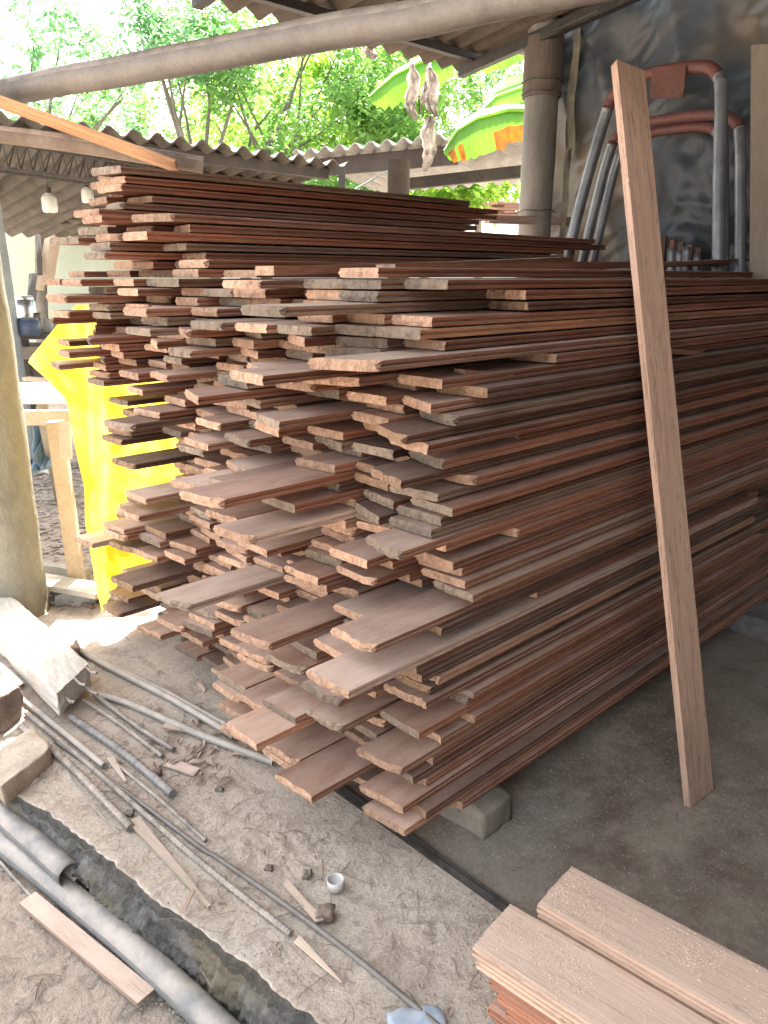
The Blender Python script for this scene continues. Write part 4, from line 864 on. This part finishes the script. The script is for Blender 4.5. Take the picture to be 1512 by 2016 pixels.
# dark bench with pot and jars
DB = simple('dark bench', (.055, .055, .055), (.12, .11, .10), 6, .7, .003, 40)
bz = .98; bb = empty('dark_bench', at(90, 655, bz), 'dark bench carrying jars, seen between the round post and the pile', 'bench')
a = at(20, 668, bz); b = at(330, 668, bz)
m = MB(); m.box(a, (b.x - a.x, 0, 0), (0, .55, 0), (0, 0, .04)); local(m.build('top', DB, bevel=.003), bb)
m = MB(); m.box(a + Vector((0, .03, -.16)), (b.x - a.x, 0, 0), (0, .03, 0), (0, 0, .10)); local(m.build('rail', GLUM, bevel=.003), bb)
for s_ in (.03, .45, .93): m = MB(); m.box(a + Vector(((b.x - a.x) * s_, .05, -bz)), (.06, 0, 0), (0, .06, 0), (0, 0, bz)); local(m.build('leg', DB), bb)
m = MB(); m.box(a + Vector((0, .3, -.55)), (b.x - a.x, 0, 0), (0, .03, 0), (0, 0, .5)); local(m.build('back_panel', DB), bb)
STL = simple('steel', (.5, .52, .54), (.62, .64, .66), 9, .25, .001, 40, metal=.9)
def pot(x, y, r, h, mat, lb, cat='pot'):
    p = at(x, y, bz + .04) + Vector((0, .12, 0)); m = MB(); m.tube([p + Vector((0, 0, z)) for z in (0, .01, h * .8, h * .85, h)], r, 20, rr=[r * .9, r, r, r * .9, r * .86]); return tag(m.build(cat.replace(' ', '_'), mat, smooth=True), lb, cat)
pot(42, 640, .10, .26, STL, 'tall bright steel pot on the dark bench')
pot(45, 662, .085, .13, simple('dark blue pot', (.03, .05, .10), (.06, .09, .16), 9, .4), 'dark blue tin in front of the steel pot', 'tin')
pot(78, 655, .06, .10, simple('cream tub', (.4, .4, .36), (.5, .5, .46), 9), 'cream tub right of the dark blue tin', 'tub')
pot(100, 650, .09, .08, simple('pale blue basin', (.25, .36, .48), (.32, .44, .56), 9, .4), 'pale blue basin nearest the pile on the dark bench', 'basin')
pot(64, 658, .035, .16, simple('brown bottle', (.10, .07, .05), (.16, .12, .08), 9, .3), 'narrow brown bottle between tin and tub', 'bottle')

# ---------------------------------------------------------------- third roof at the back centre
bs = empty('back_shed', at(780, 330, 2.2), 'back shed with pale corrugated edge and brown plank fascia above the pile', 'shed')
q0 = at(575, 300, 2.48); q1 = at(1180, 234, 2.48); dv = (q1 - q0); bk = Vector((-dv.y, dv.x, 0)).normalized()
bk = bk if bk.y > 0 else -bk
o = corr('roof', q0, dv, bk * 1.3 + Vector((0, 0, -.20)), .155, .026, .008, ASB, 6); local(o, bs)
m = MB(); m.box(q0 + dv * .07 + bk * .12 + Vector((0, 0, -.19)), dv * .5, bk * .04, Vector((0, 0, .14))); local(m.build('fascia_plank', simple('brown fascia', (0.042, 0.031, 0.025), (0.071, 0.055, 0.044), 4, .85)), bs)
m = MB(); m.box(q0 + dv * .32 + bk * .5 + Vector((0, 0, -.30)), dv * .68 + Vector((0, 0, .05)), bk * .07, Vector((0, 0, .09))); local(m.build('purlin', UD), bs)
p = at(787, 330, 2.2) ; m = MB(); m.tube([(p.x, p.y + .4, 0), (p.x, p.y + .4, 2.3)], .085, 16); local(m.build('post', simple('brown post', (0.039, 0.030, 0.024), (0.060, 0.048, 0.039), 5, .85), smooth=True), bs)
rodp('guy_wire', [aty(700, 372, 6.6), aty(775, 330, 6.7)], .008, GALV, 'thin pale wire slanting beside the back shed post', 'wire', 6)

# ---------------------------------------------------------------- trees
TRK = simple('tree bark', (.11, .10, .08), (.20, .18, .15), 6, .9, .01, 30)
LV = [leafmat('leaf mango', (.09, .20, .06), (.17, .32, .10), .55), leafmat('leaf bright', (.17, .31, .06), (.28, .43, .09), .6), leafmat('leaf bluish', (.08, .20, .12), (.15, .30, .18), .55)]
def tree(c, R_, nclump, nleaf, base, label, leafm=0, size=.10, trunk=True, seed=1, flat=.8, droop=.5, gaps=.55, name='tree', cat='tree'):
    rg = random.Random(seed); c = Vector(c); rt = empty(name, base, label, cat, 'trees and shrubs beyond the sheds'); lm = MB(); ends = []
    for _ in range(nclump):
        while True:
            q = Vector([rg.uniform(-1, 1) for _ in range(3)])
            if q.length < 1 and q.length > .25: break
        cc = c + Vector((q.x * R_, q.y * R_, q.z * R_ * flat)); ends.append(cc); cr = R_ * rg.uniform(.13, .27)
        for _ in range(nleaf):
            d = Vector([rg.gauss(0, .5) for _ in range(3)]); p = cc + d * cr
            s_ = size * rg.uniform(.6, 1.3); a = rg.uniform(0, 6.28); dirv = Vector((math.cos(a), math.sin(a), -rg.uniform(0, droop * 2))).normalized(); sd_ = dirv.cross(Vector((rg.uniform(-1, 1), rg.uniform(-1, 1), 1))).normalized() * s_ * .22
            nn = dirv.cross(sd_).normalized() * s_ * .06
            lm.add([p, p + dirv * s_ * .5 + sd_ + nn, p + dirv * s_, p + dirv * s_ * .5 - sd_ + nn], [(0, 1, 2, 3)])
    o = lm.build('crown', LV[leafm]); local(o, rt)
    if trunk:
        tm = MB(); base = Vector(base); fork = base.lerp(c, .55) + Vector((rg.uniform(-.1, .1), 0, 0))
        for k in range(trunk if trunk > 1 else 1):
            off = Vector((.12 * k, 0, 0)); f2_ = fork + Vector((rg.uniform(-.35, .35), 0, rg.uniform(-.1, .2)))
            tm.tube([base + off, base.lerp(f2_, .5) + off + Vector((rg.uniform(-.06, .06), 0, 0)), f2_], .08, 10, rr=[.09, .075, .055])
            for e_ in ends[k::max(1, int(trunk))][:7]:
                mid = f2_.lerp(e_, .5) + Vector((rg.uniform(-.15, .15), rg.uniform(-.15, .15), rg.uniform(.0, .2))); tm.tube([f2_, mid, e_], .03, 6, rr=[.035, .018, .006])
        o = tm.build('trunk', TRK, smooth=True); local(o, rt)
def P(x, y, Y): return aty(x, y, Y)
def G(x, Y): q = aty(x, 545, Y); return (q.x, q.y, -.03)
tree(P(150, 120, 10), 1.25, 44, 70, G(60, 10), 'loose blue-green tree with sky gaps at the upper left, above the overhead pipe', 2, .105, 1, 3, .75)
tree(P(330, 60, 9.5), 1.0, 40, 70, G(470, 9.8), 'airy tree top crossing the overhead pipe left of the roof corner', 2, .10, 1, 5, .6)
tree(P(560, 150, 10.5), 1.45, 95, 85, G(455, 10.4), 'tall double-trunked tree right behind the neighbouring shed roof', 0, .11, 2, 8, .85)
tree(P(680, 230, 12), 1.3, 90, 85, G(640, 12), 'bright yellow-green tree filling the middle of the background', 1, .115, 1, 12, .9)
tree(P(240, 235, 13), 0.9, 34, 60, G(250, 13), 'low dark tree peeping between pipe and neighbouring shed at the left', 0, .11, 1, 15, .5)
tree(P(840, 200, 11.5), 1.3, 85, 80, G(800, 11.5), 'leafy tree behind the hanging dry banana leaves', 0, .13, 1, 18, .9)
tree(P(965, 150, 13), 1.1, 40, 70, G(960, 13), 'pale thin tree behind the banana leaves, left of the bamboo post', 2, .12, 1, 23, .9)
tree(P(700, 370, 9.5), .75, 50, 80, G(700, 9.5), 'dense low shrub under the back shed roof, left of its post', 0, .085, 0, 28, .55, name='shrub', cat='shrub')
tree(P(880, 352, 9), .62, 46, 90, G(880, 9), 'bright broad-leaved shrub right of the back shed post', 1, .10, 0, 33, .6, name='shrub', cat='shrub')
tree(P(985, 375, 9.5), .45, 24, 70, G(985, 9.5), 'small bright shrub next to the bamboo post', 1, .10, 0, 38, .6, name='shrub', cat='shrub')
tree(P(500, 240, 13.5), 1.2, 75, 70, G(520, 13.5), 'distant green tree seen past the double trunk', 1, .12, 1, 43, .7)
tree(P(90, 300, 14), 1.2, 60, 60, G(90, 14), 'distant tree behind the lattice truss', 0, .12, 1, 46, .6)

# ---------------------------------------------------------------- banana plant
BG = leafmat('banana leaf', (.07, .21, .02), (.13, .29, .035), .36, .35, 2., (1.1, 1.2, .7)); BY = leafmat('scorched banana leaf', (.36, .17, .015), (.15, .06, .02), .3, .6, 6., (1., .8, .4)); BD = leafmat('dry banana leaf', (.30, .25, .21), (.50, .44, .38), .12, .8, 7., (1, 1, 1))
bp = empty('banana_plant', G(1200, 6.4), 'banana plant with big bright leaves, one scorched brown at its edge, behind the bamboo post', 'banana plant')
def bleaf(mid, up_, dn, Y0, Y1, mat, brown=()):
    """mid: pixel polyline of the midrib, blades reach up_ / dn pixels from it"""
    N = 40; rows_ = []; m = MB()
    L = [(mid[i][0], mid[i][1]) for i in range(len(mid))]
    def pt(s_):
        f = s_ * (len(L) - 1); i = min(int(f), len(L) - 2); k = f - i; return L[i][0] + (L[i + 1][0] - L[i][0]) * k, L[i][1] + (L[i + 1][1] - L[i][1]) * k
    V = []
    for i in range(N + 1):
        s_ = i / N; x, y = pt(s_); wd = math.sin(math.pi * min(1, .08 + s_ * .9)) ** .6; Y = Y0 + (Y1 - Y0) * s_; rip = 1 + .04 * noise.noise(Vector((i * .35, 2, Y0)))
        V += [P(x + up_ * .15, y - up_ * wd * rip, Y + .12), P(x, y - up_ * wd * .4, Y + .05), P(x, y, Y), P(x, y + dn * wd * .5 * rip, Y + .03 + .015 * (i % 2)), P(x + dn * .1, y + dn * wd * (1 + .16 * noise.noise(Vector((i * .5, 5, Y0)))), Y + .08 + .03 * (i % 2))]
    fs = []; mi = []
    for i in range(N):
        for k in range(4):
            fs.append((i * 5 + k, i * 5 + k + 1, i * 5 + k + 6, i * 5 + k + 5)); s_ = i / N; mi.append(1 if any(a <= s_ <= b and k >= kk for a, b, kk in brown) else 0)
    m.v = V; m.f = fs; m.mi = mi; o = m.build('leaf', [mat, BY], smooth=True); local(o, bp)
    m = MB(); m.tube([P(*pt(i / 12), Y0 + (Y1 - Y0) * i / 12 - .01) for i in range(13)], .012, 8, rr=[.014 * (1 - .06 * i) for i in range(13)]); local(m.build('midrib', LV[1], smooth=True), bp)
bleaf([(1085, 218), (1000, 216), (940, 232), (900, 256), (874, 296)], 14, 74, 6.0, 5.6, BG, ((.10, .36, 3), (.66, .74, 3), (.80, .9, 3)))
bleaf([(1090, 150), (1030, 170), (975, 190), (940, 226)], 30, 46, 6.6, 6.2, BG)
bleaf([(1100, 60), (1020, 70), (960, 95), (905, 120)], 20, 52, 7.0, 6.6, BG)
bleaf([(890, 112), (825, 122), (775, 148), (726, 190)], 10, 66, 6.8, 6.4, BG)
bst = MB(); gx = G(1215, 6.4); bst.tube([gx, (gx[0] - .03, gx[1], 1.2), tuple(P(1170, 130, 6.4))], .1, 14, rr=[.13, .11, .06]); local(bst.build('stem', simple('banana stem', (.2, .26, .1), (.32, .36, .18), 4, .7), smooth=True), bp)
def dry(px, Y, w0):
    m = MB(); V = []; N = 26; K = 7
    def pt(s_):
        f = s_ * (len(px) - 1); i = min(int(f), len(px) - 2); k = f - i; return px[i][0] + (px[i + 1][0] - px[i][0]) * k, px[i][1] + (px[i + 1][1] - px[i][1]) * k
    for i in range(N + 1):
        s_ = i / N; x, y = pt(s_); wd = w0 * (.35 + .65 * math.sin(math.pi * s_ ** .8) ** 1.0) * (1 + .35 * noise.noise(Vector((s_ * 7, w0, 2))))
        for k in range(K): a = (k / (K - 1) - .5) * 2; V.append(P(x + a * wd + 4 * noise.noise(Vector((s_ * 9, k, 1))), y, Y + .05 * math.sin(k * 2.1 + s_ * 5)))
    m.v = V; m.f = [(i * K + k, i * K + k + 1, (i + 1) * K + k + 1, (i + 1) * K + k) for i in range(N) for k in range(K - 1)]; m.mi = [0] * len(m.f)
    local(m.build('dry_leaf', BD, smooth=True), bp)
dry([(812, 125), (815, 170), (806, 205), (818, 236)], 6.0, 13); dry([(845, 130), (852, 170), (848, 205), (858, 230)], 5.9, 14); dry([(848, 228), (842, 260), (846, 300), (836, 338)], 5.9, 15); dry([(838, 160), (834, 200), (868, 236)], 5.95, 8); dry([(722, 92), (735, 118)], 5.6, 14)
m = MB(); m.tube([P(1100, 120, 6.3), P(960, 90, 6.1), P(850, 108, 5.95), P(845, 135, 5.9)], .012, 8); local(m.build('dry_stalk', TRK, smooth=True), bp)
